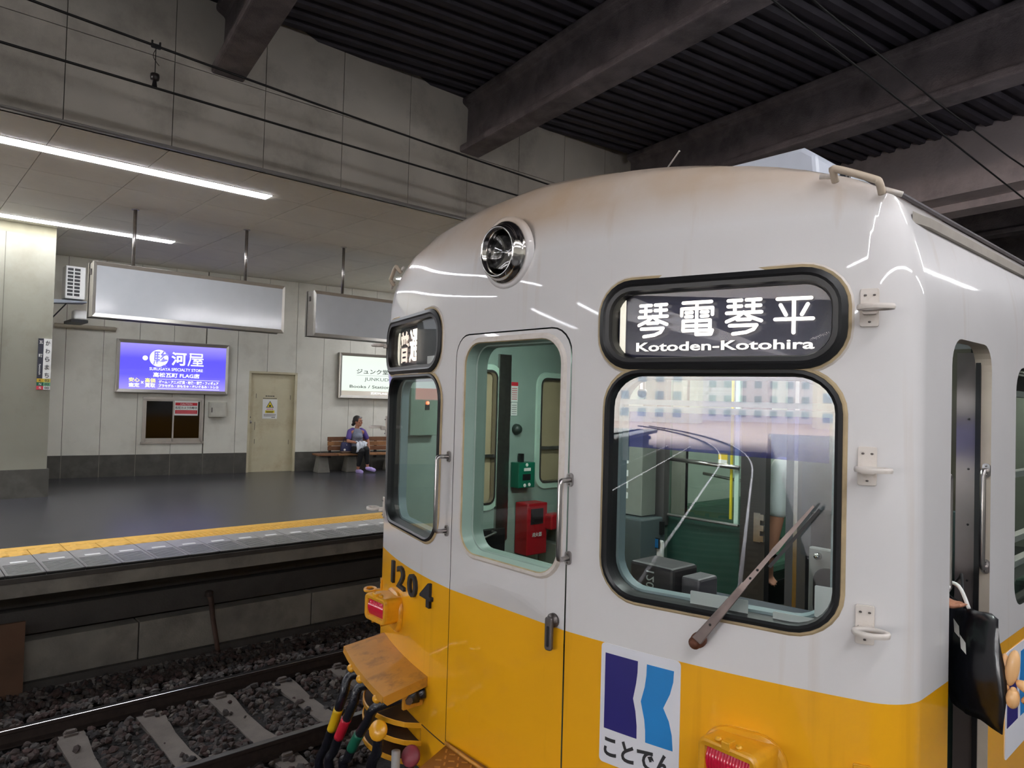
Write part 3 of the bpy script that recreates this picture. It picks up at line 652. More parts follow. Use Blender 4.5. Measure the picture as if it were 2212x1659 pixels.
MB().box(-1.33, -1.30, 1.285, 1.31, 2.40, 2.455).build('box_handle', BLACK, gb)
rb = MB().box(-1.34, -1.22, 1.28, 1.46, 1.80, 2.135).build('red_cabinet', RED, car, bevel=.006)
MB().box(-1.22, -1.217, 1.31, 1.42, 2.0, 2.10).build('cabinet_window', BLACK, rb); MB().box(-1.24, -1.16, 1.44, 1.56, 1.96, 2.06).build('red_siren', RED, rb, bevel=.01)
text('cabinet_lettering', '消火器', .03, PAPER, rb, lambda x, y, d: Vector((-1.216 + d, 1.365 + x, 1.93 + y)))
ht = MB().box(-1.34, -1.2, 1.56, 1.80, 1.55, 2.05).build('grey_heater', GREYG, car, bevel=.006)
for i in range(6): MB().box(-1.2, -1.195, 1.59, 1.70, 1.70 + i * .05, 1.715 + i * .05).build('heater_slot', BLACK, ht)
MB().box(-1.34, -1.1, 1.5, 1.62, 1.5, 1.86).build('low_cabinet', GREYG, car, bevel=.006)
# equipment case behind the left windshield
eq = MB().box(-1.34, -1.29, .40, .60, 2.585, 2.86).build('equipment_case', mat('equipment_case_green', (124, 146, 132), .45), car, bevel=.004)
MB().lathe([(.010, 0), (.010, .008), (.004, .012)], (-1.29, .515, 2.775), (1, 0, 0), 10).build('indicator_lamp', emit('orange_lamp', (255, 90, 40), 1.6), eq, True)
MB().box(-1.29, -1.286, .50, .53, 2.735, 2.765).build('case_switch', BLACK, eq)
# partition behind the cab
pt = MB()
MB().box(-1.34, -.62, 2.15, 2.18, 1.1, 3.26).box(-.65, -.62, 1.63, 2.18, 1.1, 3.26).build('side_partition', GREYG, car)
for a, b, c_, d in ((-.36, .115, 1.1, 2.165), (-.36, .115, 2.98, 3.26)): pt.box(a, b, 1.60, 1.63, c_, d)
pt = pt.build('partition', MINTD, car)
MB().add([(-.36, 1.615, 2.165), (.115, 1.615, 2.165), (.115, 1.615, 2.98), (-.36, 1.615, 2.98)], [(0, 1, 2, 3)]).build('partition_glass', GLASS, pt)
MB().box(-.62, -.36, 1.60, 1.63, 1.1, 3.26).build('partition_post', mat('green_post', (86, 112, 98), .5), pt)
MB().box(-.505, -.445, 1.585, 1.60, 2.20, 3.1).build('mint_strip', MINTL, pt)
MB().box(-.42, -.355, 1.55, 1.60, 2.10, 3.2).build('dark_pole', DGREY, pt)
cb = MB().box(-.66, -.415, 1.42, 1.60, 2.155, 3.2).build('switch_cabinet', GREYG, car, bevel=.004)
for z in (2.47, 2.395, 2.325, 2.265):
    lb = MB().box(-.585, -.515, 1.416, 1.42, z - .018, z + .018).build('label_plate', PALE, cb)
    MB().box(-.57, -.53, 1.414, 1.416, z - .004, z + .004).build('label_print', INK, lb)
MB().box(-.72, -.36, 1.35, 1.58, 1.1, 2.15).build('grey_console_side', mat('slate_console', (74, 86, 88), .5), car, bevel=.01)
MB().box(-.425, -.345, 1.52, 1.55, 2.05, 2.125).build('pole_clamp', BLACK, pt)
MB().tube([(-.42, 1.50, 2.04), (-.44, 1.50, 1.98), (-.43, 1.50, 1.94)], .012, 8).build('lanyard', DARKST, pt)
tb = MB().box(-.375, -.335, 1.485, 1.495, 1.975, 2.035).build('card_holder', BLACK, pt); MB().box(-.371, -.339, 1.483, 1.485, 1.98, 2.03).build('card', SKYB, tb)
gl = MB().box(-.415, -.375, 1.49, 1.52, 1.83, 2.01); gl.box(-.385, -.325, 1.50, 1.53, 1.83, 2.02); gl.build('white_gloves', PAPER, pt, bevel=.01)
MB().tube([(-.34, 1.57, 2.49), (.115, 1.57, 2.475)], .012, 8).build('white_rail', STEEL, pt, True)
MB().tube([(-.34, 1.57, 2.165), (.115, 1.57, 2.165)], .008, 8).build('lower_rail', STEEL, pt)
MB().tube(bez([(-.32, 1.9, 2.39), (-.05, 1.9, 2.37), (-.01, 1.9, 2.40), (0, 1.9, 2.47)], 12), .009, 8).build('curved_rail', STEEL, car, True)
stk = MB().box(-.035, .02, 1.606, 1.609, 2.48, 2.545).build('yellow_sticker', mat('yellow_print', (222, 190, 60), .6), pt); MB().box(-.035, .02, 1.604, 1.606, 2.48, 2.508).build('sticker_text_panel', PAPER, stk)
MB().box(.048, .060, 1.59, 1.60, 2.19, 3.0).build('yellow_edge', mat('yellow_edge_tape', (200, 186, 30), .6), pt)
MB().box(.075, .10, 1.59, 1.60, 2.17, 3.0).build('mint_edge', MINTL, pt)
d1 = MB().box(.125, .268, 1.57, 1.62, 1.1, 3.2).build('cab_door', mat('dark_steel_door', (62, 60, 60), .35, .3), car)
hg = MB().box(.208, .245, 1.562, 1.57, 2.10, 2.25).build('hinge', STEEL, d1)
for z in (2.12, 2.175, 2.23): MB().box(.238, .268, 1.556, 1.57, z - .015, z + .015).build('hinge_knuckle', STEEL, hg)
d2 = MB().box(.385, .455, 1.56, 1.62, 1.1, 3.2).build('cab_door', mat('blue_grey_door', (84, 86, 92), .35, .3), car)
MB().box(.455, .475, 1.50, 1.60, 1.1, 3.2).build('door_trim', STEEL, car); MB().box(.475, .52, 1.5, 1.62, 1.1, 3.2).build('door_jamb', DGREY, car)
MB().box(.52, 1.34, 1.60, 1.63, 1.1, 3.26).build('right_partition', mat('dim_grey_panel', (96, 98, 100), .5), car)
sb = MB().box(.70, 1.0, 1.15, 1.35, 1.4, 2.205).build('speaker_cabinet', mat('mid_grey_cabinet', (128, 128, 126), .5), car, bevel=.008)
MB().prism(rrect(.725, .86, 1.9, 2.125, .06), lambda p: Vector((p[0], 1.15, p[1])), lambda p: Vector((p[0], 1.145, p[1]))).build('cabinet_recess', BLACK, sb)
MB().lathe([(.016, 0), (.013, .02)], (.745, 1.15, 2.17), (0, -1, 0), 10).build('lock_knob', CHROME, sb, True)
dw = MB().box(.70, 1.0, 1.17, 1.30, 2.205, 2.35).build('dark_box', BLACK, car)
MB().box(.52, .70, 1.45, 1.55, 2.1, 3.1).build('equipment_locker', mat('locker_dark', (60, 62, 66), .45), car)
# driver's desk just behind the right windshield
dk = MB().prism([(.46, .14), (1.28, .30), (1.30, .75), (.46, .62)], lambda p: Vector((p[0], p[1], 1.7)), lambda p: Vector((p[0], p[1], 2.06))).build('driver_desk', mat('dark_blue_desk', (46, 54, 66), .45), car)
cn = MB().box(.40, .60, .30, .46, 2.06, 2.20).build('desk_console', mat('console_charcoal', (64, 60, 62), .5), car, bevel=.012)
text('stencilled_number', '1203', .05, PALE, cn, lambda x, y, d: Vector((.50 - y, .299 - d, 2.135 + x * -1)))
MB().box(.62, .70, .32, .44, 2.06, 2.18).build('desk_meter', mat('meter_grey', (96, 92, 96), .5), car, bevel=.01)
MB().box(-.47, .46, .12, .5, 1.5, 2.08).build('left_desk', mat('dark_blue_desk', (46, 54, 66)), car) if False else None
# film visor, its frame and stickers on the windshield
pane, gp = panes['right']
vis = MB().add([gp(.5 + x, z, .06) for x, z in ((.05, 2.650), (.69, 2.636), (.69, 2.775), (.05, 2.775))], [(0, 1, 2, 3)]).build('blue_sun_visor', film('blue_visor_film', (.24, .26, .72), (70, 70, 170), .38), pane)
for x0, x1, z0, z1 in ((.035, .70, 2.775, 2.795), (.03, .05, 2.60, 2.79), (.0, .72, 2.80, 2.818)):
    MB().prism([(.5 + x0, z0), (.5 + x1, z0), (.5 + x1, z1), (.5 + x0, z1)], lambda p: gp(p[0], p[1], .055), lambda p: gp(p[0], p[1], .065)).build('visor_bar', BLUEG, pane)
for x0, x1, z0, z1 in ((.293, .475, 2.128, 2.192), (.548, .667, 2.136, 2.172), (.664, .727, 2.178, 2.272)):
    MB().prism(rrect(.5 + x0, .5 + x1, z0, z1, .004, 2), lambda p: gp(p[0], p[1], .020), lambda p: gp(p[0], p[1], .0185)).build('blank_sticker', PALE, pane)
sw = MB().tube([gp(.578, 2.95, .10), gp(.578, 2.855, .10)], .012, 8).build('pull_switch', STEEL, car); MB().ell(gp(.578, 2.842, .10), (.018, .018, .018), 12, 8).build('switch_ball', BLACK, sw, True)
# saloon beyond the partition
for g, x in ((1, .98), (-1, -.98)):
    MB().box(x - .25, x + .25, 2.3, 8, 1.45, 1.55).build('bench_seat', mat('green_seat_moquette', (30, 74, 58), .9), car, bevel=.03)
    MB().box(x + g * .20, x + g * .30, 2.3, 8, 1.55, 2.0).build('seat_back', mat('green_seat_moquette', (30, 74, 58)), car, bevel=.03)
MB().box(-.06, .06, 2.0, 9, 3.18, 3.22).build('saloon_tube_light', emit('saloon_light', (255, 252, 240), 11), car)
MB().box(.52, .64, .55, 1.25, 3.19, 3.22).box(-.64, -.54, .6, 1.1, 3.19, 3.22).build('added_cab_light', emit('added_cab_glow', (244, 255, 250), 20), car)  # added emitters, unseen from outside, to brighten the cab and the bare arm
MB().box(-1.34, 1.34, 9.2, 9.25, 1.1, 3.26).build('far_partition', GREYG, car)
# crew doorway and passenger window on the platform side
rv = MB(); rv.loft([[FP(p[0], p[1], 0) for p in CREW], [FP(p[0], p[1], -.05) for p in CREW]]); rv.build('doorway_reveal', mat('beige_reveal', (196, 184, 168), .5), car)
dl = MB().box(1.29, 1.358, 1.055, 1.085, 1.1, 3.02).build('crew_door', mat('dull_brown_grey_door', (112, 104, 102), .3, .5), car)
MB().box(1.352, 1.368, 1.045, 1.09, 1.1, 3.02).build('door_rubber', RUBBER, dl)
for z in (2.78, 2.60, 2.4, 2.2): MB().ell((1.33, 1.053, z), (.004, .003, .004), 8, 5).build('door_screw', BLACK, dl)
MB().box(1.05, 1.28, 1.25, 1.28, 1.1, 3.05).build('inner_door', mat('inner_olive_door', (70, 66, 52), .5), car)
MB().box(1.18, 1.26, 1.2, 1.25, 1.1, 2.42).build('inner_cabinet', mat('blue_green_locker', (70, 92, 90), .5), car)
sp = [(p[0], p[1]) for p in SWIN]
o = MB().add([FP(p[0], p[1], -.03) for p in sp], [tuple(range(len(sp)))]).build('passenger_window', GLASS, car)
for z in (2.885, 2.56, 2.30, 2.20): MB().box(1.33, 1.365, 1.38, 2.34, z - .012, z + .012).build('window_rail', PLAST, o)
MB().box(1.30, 1.33, 1.38, 2.34, 2.89, 2.98).build('window_blind_box', DGREY, o)

# =================================================================== THE STATION
PZ = 1.09; CZ = 5.35; WA = math.atan(.147); SA, CA = math.sin(WA), math.cos(WA)
WO = Vector((-15.354, 6.072, 0)); WRZ = math.pi / 2 - WA
def wloc(t, n=0., z=PZ):
    """point in front of the skewed station wall: t along it, n out from it"""
    return (WO.x + SA * t + CA * n, WO.y + CA * t - SA * n, z)
def struct(name, mb, m, label, parent=None):
    return tag(mb.build(name, m, parent), label, None, None, 'structure')
# --- far platform
fl = struct('floor', MB().box(-19, -8.735, -46, 42, PZ - .2, PZ - .012), ASPH, 'dark asphalt floor of the far platform')
MB().add([(-19, -46, PZ), (-9.21, -46, PZ), (-9.21, 42, PZ), (-19, 42, PZ)], [(0, 1, 2, 3)]).build('asphalt_surface', ASPH, fl)
pe = struct('platform_edge', MB().box(-8.735, -7.86, -46, 42, PZ - .21, PZ - .03), CONC, 'concrete edge beam of the far platform')
mb = MB(); mb.box(0, .875, .004, .314, -.03, -.016, 1)
for x0, x1 in ((0, .385),): mb.box(x0, x1, .004, .314, -.016, 0)
for i in range(9): mb.box(.385 + i * .052, .385 + i * .052 + .028, .004, .314, -.008, 0)
for y in (.004, .290): mb.box(.385, .875, y, y + .024, -.008, 0)
mb.box(.845, .875, .004, .314, -.008, 0)
cope = mb.mesh('coping_block', [COPE, SLOT]); dash = MB().box(0, .055, .10, .24, 0, .003).mesh('white_mark', mat('white_mark_paint', (232, 232, 230), .5))
for i in range(46):
    o = link('coping_block', cope, pe, (-8.735, .948 + (i - 8) * .3185, PZ)); link('white_mark', dash, o, (.29, 0, 0))
MB().box(-8.735, -7.86, -46, .948 - 8 * .3185, PZ - .03, PZ).build('coping_run', COPE, pe); MB().box(-8.735, -7.86, .948 + 38 * .3185, 42, PZ - .03, PZ).build('coping_run', COPE, pe)
MB().box(-7.90, -7.838, -46, 42, PZ - .075, PZ - .03).build('dark_edge_strip', mat('dark_edge_rubber', (66, 62, 58), .7, var=.2), pe)
mb = MB(); mb.box(0, .295, .003, .315, -.02, 0)
for i in range(5):
    for j in range(5):
        c = (.03 + i * .059, .035 + j * .062); mb.loft([[(c[0] + r * math.cos(a * 1.0472), c[1] + r * math.sin(a * 1.0472), z) for a in range(6)] for r, z in ((.017, 0), (.012, .006), (.001, .0065))])
td = mb.mesh('tactile_tile', TACT)
mb = MB(); mb.box(0, .295, .003, .315, -.02, 0)
for i in range(2): mb.loft([[(x, y, z) for x, y, z in ((0.01, .06 + i * .16, 0), (0.01, .085 + i * .16, .006), (0.01, .115 + i * .16, .006), (0.01, .14 + i * .16, 0))], [(.285, y, z) for y, z in ((.06 + i * .16, 0), (.085 + i * .16, .006), (.115 + i * .16, .006), (.14 + i * .16, 0))]], closed=False)
tb_ = mb.mesh('tactile_tile', TACT)
tp = struct('tactile_paving', MB().box(-9.21, -8.735, -46, 42, PZ - .05, PZ - .012), ASPH, 'yellow tactile paving along the far platform edge')
for i in range(46): link('tactile_tile', tb_ if i < 13 else td, tp, (-9.03, .948 + (i - 8) * .3185, PZ))
for i in range(23): MB().box(-9.205, -9.036, .948 + (i * 2 - 8) * .3185 + .003, .948 + (i * 2 - 6) * .3185 - .003, PZ - .02, PZ + .001).build('yellow_edge_tile', TACT, tp)
# under the platform: recessed beam, lower panels, footing
up_ = struct('under_platform_wall', MB().box(-8.9, -8.45, -46, 42, -.5, PZ - .2), CONCD, 'dark recessed wall under the far platform')
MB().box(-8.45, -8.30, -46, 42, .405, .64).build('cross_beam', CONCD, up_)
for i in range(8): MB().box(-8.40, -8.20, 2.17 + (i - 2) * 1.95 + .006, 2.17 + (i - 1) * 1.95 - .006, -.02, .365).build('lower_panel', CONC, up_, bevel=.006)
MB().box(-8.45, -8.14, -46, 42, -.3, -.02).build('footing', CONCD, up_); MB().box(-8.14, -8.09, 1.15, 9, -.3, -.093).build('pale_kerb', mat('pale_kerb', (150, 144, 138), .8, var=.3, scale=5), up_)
o = MB().box(-8.085, -8.05, .42, 1.145, -.16, .60).build('rusty_board', mat('rust_brown_board', (92, 66, 48), .8, var=.25, scale=3, stain=(78, 50, 38), sscale=3, samt=.8)); tag(o, 'rust brown board leaning upright against the wall below the far platform', 'board')
o = MB().tube([(-8.15, 2.86, .57), (-8.14, 2.88, .50), (-8.12, 2.90, .30), (-8.08, 2.935, .05), (-8.05, 2.955, -.14)], [.035, .03, .026, .026, .026], 10).build('drain_pipe', mat('rusty_pipe', (70, 52, 44), .7, .2, var=.3), None, True); tag(o, 'rusty drain pipe standing against the wall under the far platform', 'pipe')
MB().lathe([(.045, 0), (.045, .05), (.03, .06)], (-8.15, 2.86, .54), (0, 0, 1), 12).build('pipe_cap', RAILW, o)
# --- station wall
wl_ = bpy.data.objects.new('wall_left', MB().box(-13, -.002, .03, .3, -.3, 4.3).box(1.052, 34, .03, .3, -.3, 4.3).box(-.002, 1.052, .03, .3, 2.212, 4.3).box(-.002, 1.052, .2, .3, -.3, 2.212).mesh('wall_left', WALLJ)); C.objects.link(wl_); wl_.location = wloc(0); wl_.rotation_euler = (0, 0, WRZ); tag(wl_, 'cream panelled station wall behind the far platform', None, None, 'structure')
PW = .63; DX0, DX1 = 0., 1.05
WINX = (-2.05, -.905)
for i in range(-14, 24):
    a, b = -3.405 + (i + 6 - 6) * PW, -3.405 + (i + 1) * PW
    segs = [(a + .004, b - .004, .432, CZ - PZ - .004)]
    if b > WINX[0] and a < WINX[1]:
        segs = []
        if a < WINX[0]: segs.append((a + .004, WINX[0], .432, CZ - PZ - .004))
        elif b > WINX[1]: segs.append((WINX[1], b - .004, .432, CZ - PZ - .004))
        x0, x1 = max(a + .004, WINX[0]), min(b - .004, WINX[1]); segs += [(x0, x1, .432, .655), (x0, x1, 1.595, CZ - PZ - .004)]
    if b > DX0 and a < DX1:
        segs = []
        if a < DX0: segs.append((a + .004, DX0, .432, CZ - PZ - .004))
        elif b > DX1: segs.append((DX1, b - .004, .432, CZ - PZ - .004))
        segs.append((max(a + .004, DX0), min(b - .004, DX1), 2.21, CZ - PZ - .004))
    for x0, x1, z0, z1 in segs:
        if x1 - x0 > .02: MB().box(x0, x1, 0, .03, z0, z1).build('wall_panel', WALLP, wl_)
    if not (b > DX0 and a < DX1 and a >= DX0 - .3):
        x1 = min(b, DX0) if a < DX0 < b else b; x0 = max(a, DX1) if a < DX1 < b else a
        if x1 > x0: MB().box(x0 + .006, x1 - .006, -.012, .03, 0, .43).build('base_tile', BASET, wl_)
    elif a < DX1 < b: MB().box(DX1, b - .006, -.012, .03, 0, .43).build('base_tile', BASET, wl_)
    elif a < DX0: MB().box(a + .006, DX0 - .01, -.012, .03, 0, .43).build('base_tile', BASET, wl_)
MB().box(-13, DX0, -.006, .03, 0, .428).build('base_mortar', BASEJ, wl_); MB().box(DX1, 30, -.006, .03, 0, .428).build('base_mortar', BASEJ, wl_)
def wthing(name, label, cat, t, z, n=0., group=None): return thing(name, label, cat, wloc(t, n, z), WRZ, group)
WT = lambda x, y, d: Vector((x, -d, y))
# --- steel door in the wall
dr = MB().box(0, .955, .0, .04, 0, 2.165).build('door_1', CREAMD); dr.location = wloc(.045, -.09, PZ); dr.rotation_euler = (0, 0, WRZ); tag(dr, 'cream steel door with warning poster', None, None, 'structure')
fr = MB(); fr.box(-.045, 0, -.09, .05, 0, 2.21); fr.box(.955, 1.005, -.09, .05, 0, 2.21); fr.box(-.045, 1.005, -.09, .05, 2.165, 2.21); fr.build('door_frame', CREAMD, dr)
kb = MB().lathe([(.03, 0), (.03, .01), (.012, .014), (.012, .04), (.028, .05), (.032, .065), (.022, .08), (0, .082)], (.02, 0, 1.10), (0, -1, 0), 16).build('door_knob', STEEL, dr, True); MB().lathe([(.018, 0), (.018, .012), (.0, .014)], (.02, 0, 1.20), (0, -1, 0), 12).build('dead_bolt', DARKST, dr, True)
for x, z in ((.13, 1.62), (.88, 1.60), (.125, .62), (.865, .60), (.12, 1.0), (.12, .92)): MB().box(x, x + .012, -.004, 0, z, z + .10).build('tape_mark', mat('grey_tape', (120, 114, 100), .7), dr)
for z, w, h in ((1.66, .20, .022), (1.61, .30, .016)):
    o = MB()
    k = 5 if h > .02 else 11
    for i in range(k): o.box(.44 - w / 2 + w * i / k, .44 - w / 2 + w * (i + .7) / k, -.002, 0, z, z + h)
    o.build('small_print', INK, dr)
po = MB().box(0, .32, -.003, 0, 0, .43).build('warning_poster', PAPER, None, loc=wloc(.325, -.086, 2.26)); po.rotation_euler = (0, 0, WRZ); tag(po, 'white poster with yellow warning triangle taped to the cream steel door', 'poster')
MB().prism([(.075, .245), (.245, .245), (.16, .395)], lambda p: Vector((p[0], -.003, p[1])), lambda p: Vector((p[0], -.004, p[1]))).build('triangle_border', INK, po)
MB().prism([(.095, .257), (.225, .257), (.16, .372)], lambda p: Vector((p[0], -.004, p[1])), lambda p: Vector((p[0], -.005, p[1]))).build('warning_triangle', mat('yellow_poster_ink', (226, 206, 40), .6), po)
MB().lathe([(.024, 0), (.024, .001)], (.16, -.005, .285), (0, -1, 0), 10).build('warning_symbol', INK, po)
MB().box(.06, .26, -.004, -.003, .125, .185).build('yellow_band', MATS['yellow_poster_ink'], po)
for nm, x0, x1, z0, k, mt in (('red_print', .09, .24, .205, 4, REDP), ('band_print', .08, .24, .155, 6, INK), ('band_print', .09, .23, .132, 6, INK), ('fine_print', .03, .30, .085, 12, MATS['grey_tape']), ('fine_print', .03, .29, .055, 12, MATS['grey_tape']), ('fine_print', .2, .28, .02, 4, INK)):
    o = MB()
    for i in range(k): o.box(x0 + (x1 - x0) * i / k, x0 + (x1 - x0) * (i + .75) / k, -.0055, -.003, z0, z0 + .016)
    o.build(nm, mt, po)
# --- aluminium sliding window
wn_ = thing('window_1', 'aluminium sliding window below the blue store sign', None, wloc(-2.05, 0, 1.745), WRZ); wn_['kind'] = 'structure'
fr = MB()
for x0, x1, z0, z1 in ((0, .045, 0, .94), (1.10, 1.145, 0, .94), (0, 1.145, .885, .94), (-.02, 1.165, -.01, .035)): fr.box(x0, x1, -.035, .03, z0, z1)
fr.build('window_frame', ALU, wn_)
for x0, y in ((.045, .005), (.555, -.015)):
    sh = MB(); w = .545
    for a, b, c_, d in ((0, .03, 0, .85), (w - .03, w, 0, .85), (0, w, 0, .065), (0, w, .82, .85)): sh.box(x0 + a, x0 + b, y, y + .02, .035 + c_, .035 + d)
    sh = sh.build('sash', ALU, wn_); MB().box(x0 + .03, x0 + w - .03, y + .008, y + .012, .10, .855).build('pane', DARKG, sh)
MB().box(.0, 1.145, .03, .3, .0, .94).build('dark_room', BLACK, wn_)
cs = MB().box(0, .45, -.003, 0, 0, .30).build('caution_notice', PAPER, None, loc=wloc(-1.465, .022, 2.315)); cs.rotation_euler = (0, 0, WRZ); tag(cs, 'red and white caution notice stuck on the sliding window', 'notice')
for z0, z1 in ((.205, .265), (.035, .11)): MB().box(.015, .435, -.004, -.003, z0, z1).build('red_band', REDP, cs)
fit_text('caution_word', 'CAUTION', .11, .335, .217, .253, PAPER, cs, lambda x, y, d: Vector((x, -.0045 - d, y)), offset=.1); fit_text('caution_lettering', '防犯カメラ作動中', .02, .43, .13, .185, INK, cs, lambda x, y, d: Vector((x, -.004 - d, y)), offset=.15)
o = MB()
for z in (.05, .08):
    for i in range(14): o.box(.04 + i * .027, .058 + i * .027, -.0045, -.004, z, z + .012)
o.build('fine_print', mat('pink_print', (226, 150, 156), .6), cs)
bx = wthing('meter_box', 'small grey wall box with hinged door between window and door', 'box', -.815, 2.29, .005)
MB().box(0, .345, -.13, 0, 0, .315).build('box_body', mat('box_grey', (188, 186, 172), .5, var=.05), bx, bevel=.006); d_ = MB().box(.025, .325, -.138, -.13, .022, .295).build('box_door', mat('box_door_grey', (192, 190, 178), .5), bx, bevel=.004); MB().box(.04, .062, -.145, -.138, .10, .20).build('handle', DARKST, d_)
pp = MB().tube([(-3.6, 0, 0), (-2.6, 0, 0), (-2.57, 0, -.01)], .042, 12).build('conduit_pipe', mat('beige_conduit', (164, 156, 138), .5, var=.08), None, True); pp.location = wloc(0, .05, 4.0); pp.rotation_euler = (0, 0, WRZ); tag(pp, 'beige conduit pipe running along the wall below the air conditioner', 'pipe')
# --- back-lit advertisements
def backlit(name, c0, c1, s0, s1, horiz=True):
    m = bpy.data.materials.new(name); m.use_nodes = True; nt = m.node_tree; N = nt.nodes; L = nt.links; b = N['Principled BSDF']; b.inputs['Roughness'].default_value = .25; b.inputs['Base Color'].default_value = (.06, .06, .06, 1)
    tc = N.new('ShaderNodeTexCoord'); sp = N.new('ShaderNodeSeparateXYZ'); L.new(tc.outputs['Generated'], sp.inputs[0])
    a = N.new('ShaderNodeMath'); a.operation = 'SUBTRACT'; L.new(sp.outputs['Z'], a.inputs[0]); a.inputs[1].default_value = .5
    q = N.new('ShaderNodeMath'); q.operation = 'ABSOLUTE'; L.new(a.outputs[0], q.inputs[0])
    r = N.new('ShaderNodeMapRange'); r.inputs[1].default_value = .18; r.inputs[2].default_value = .5; L.new(q.outputs[0], r.inputs[0])
    mx = N.new('ShaderNodeMixRGB'); L.new(r.outputs[0], mx.inputs[0]); mx.inputs[1].default_value = lin(c0); mx.inputs[2].default_value = lin(c1); L.new(mx.outputs[0], b.inputs['Emission Color'])
    st = N.new('ShaderNodeMapRange'); L.new(r.outputs[0], st.inputs[0]); st.inputs[3].default_value = s0; st.inputs[4].default_value = s1; L.new(st.outputs[0], b.inputs['Emission Strength'])
    return m
VIO = backlit('violet_backlit_film', (84, 74, 232), (150, 138, 248), .60, .56)
PGR = backlit('pale_green_backlit_film', (240, 252, 242), (238, 252, 236), .47, .47)
WHL = emit('white_backlit_letter', (248, 252, 255), 0.55); YEL = emit('yellow_backlit_letter', (250, 236, 40), 0.5); GRYL = mat('grey_letter_print', (62, 74, 66), .5)
def adbox(label, t0, t1, film, nm):
    a = wthing('illuminated_sign', label, 'sign', t0, 2.762, 0.); w = t1 - t0; h = 1.058
    MB().box(.03, w - .03, -.11, 0, .03, h - .03).build('sign_box', DARKST, a)
    fr = MB(); out = [(0, 0), (w, 0), (w, h), (0, h)]; inn = [(.062, .072), (w - .062, .072), (w - .062, h - .072), (.062, h - .072)]
    fr.loft([[Vector((p[0], 0, p[1])) for p in out], [Vector((p[0], -.12, p[1])) for p in out], [Vector((p[0] * .985 + w * .0075, -.14, p[1] * .98 + h * .01)) for p in out], [Vector((p[0], -.122, p[1])) for p in inn], [Vector((p[0], -.10, p[1])) for p in inn]]); fr.build('sign_frame', ALU, a)
    f = MB().box(.06, w - .06, -.118, -.108, .07, h - .07).build('sign_face', film, a); return a, w, h
AT = lambda x, y, d: Vector((x, -.1195 - d, y))
a1, w, h = adbox('violet backlit store sign above the sliding window', -2.555, -.455, VIO, 'v')
sx, sz = (w - .124) / 1780, (h - .144) / 800     # layout units over the lit face
def AX(p): return .062 + p * sx
def AZ(p): return h - .072 - p * sz
MB().lathe([(.001, 0), (.172, 0), (.172, .002)], AT(AX(625), AZ(245), 0), (0, -1, 0), 40).build('logo_disc', WHL, a1); MB().lathe([(.001, 0), (.048, 0), (.048, .002)], AT(AX(400), AZ(250), 0), (0, -1, 0), 24).build('logo_dot', WHL, a1)
fit_text('logo_glyph', '駿', AX(530), AX(790), AZ(385), AZ(110), emit('violet_glyph', (84, 74, 232), 0.45), a1, lambda x, y, d: AT(x, y, .0025 + d), offset=.15)
for s_, x0, x1, y0, y1, of in (('河', 830, 1085, 360, 120, .3),): fit_text('logo_letter', s_, AX(x0), AX(x1), AZ(y0), AZ(y1), WHL, a1, AT, offset=of)
YA = [[(.1, .96), (.92, .96), (.92, .72), (.12, .72)], [(.14, .96), (.13, .50), (.0, .0)], [(.27, .56), (.98, .56)], [(.56, .56), (.36, .38), (.88, .41)], [(.76, .50), (.92, .34)], [(.33, .21), (.92, .21)], [(.62, .40), (.62, .02)], [(.20, .02), (1., .02)]]
strokes('logo_letter', YA, AX(1120), AX(1375), AZ(350), AZ(130), .026, WHL, a1, .001, AT)
fit_text('store_lettering', 'SURUGAYA SPECIALTY STORE', AX(475), AX(1375), AZ(460), AZ(408), WHL, a1, AT, offset=.12); fit_text('branch_lettering', '高松瓦町 FLAG店', AX(540), AX(1320), AZ(580), AZ(495), WHL, a1, AT, offset=.25)
fit_text('yellow_lettering', '安心', AX(150), AX(325), AZ(675), AZ(600), YEL, a1, AT, offset=.3); fit_text('white_lettering', '査定', AX(150), AX(325), AZ(765), AZ(690), WHL, a1, AT, offset=.3); fit_text('cross_mark', '×', AX(345), AX(390), AZ(705), AZ(655), WHL, a1, AT, offset=.2)
fit_text('yellow_lettering', '高価', AX(410), AX(580), AZ(680), AZ(600), YEL, a1, AT, offset=.3); fit_text('white_lettering', '買取', AX(410), AX(580), AZ(765), AZ(690), WHL, a1, AT, offset=.3)
fit_text('goods_lettering', 'ゲーム・アニメ雑貨・映像・音楽・フィギュア', AX(635), AX(1660), AZ(690), AZ(630), WHL, a1, AT, offset=.3); fit_text('goods_lettering', 'プラモデル・おもちゃ・ぬいぐるみ・トレカ', AX(635), AX(1660), AZ(755), AZ(700), WHL, a1, AT, offset=.3)
for z in (612, 775): MB().box(AX(620), AX(1680), -.1205, -.119, AZ(z + 3), AZ(z - 3)).build('white_rule', WHL, a1)
a2, w2, h2 = adbox('pale green backlit bookshop sign above the bench', 1.975, 4.075, PGR, 'g')
MB().box(.06, w2 - .06, -.1195, -.118, .072, .175).build('bronze_band', emit('bronze_backlit_band', (150, 132, 92), 0.3), a2)
k2 = (w2 - .124) / 2.0
fit_text('shop_lettering', 'ジュンク堂書店', .42, 1.55, .58, .70, GRYL, a2, AT, offset=.15); MB().box(.42, 1.56, -.121, -.119, .545, .549).build('rule', GRYL, a2); fit_text('shop_lettering', 'JUNKUDO', .62, 1.36, .40, .50, mat('soft_grey_letter', (120, 136, 126), .5), a2, AT)
fit_text('shop_lettering', 'Books / Stationery', .26, 1.50, .225, .315, GRYL, a2, AT, offset=.08); fit_text('floor_lettering', '瓦町FLAG', .78, 1.20, .10, .155, WHL, a2, AT, offset=.2)
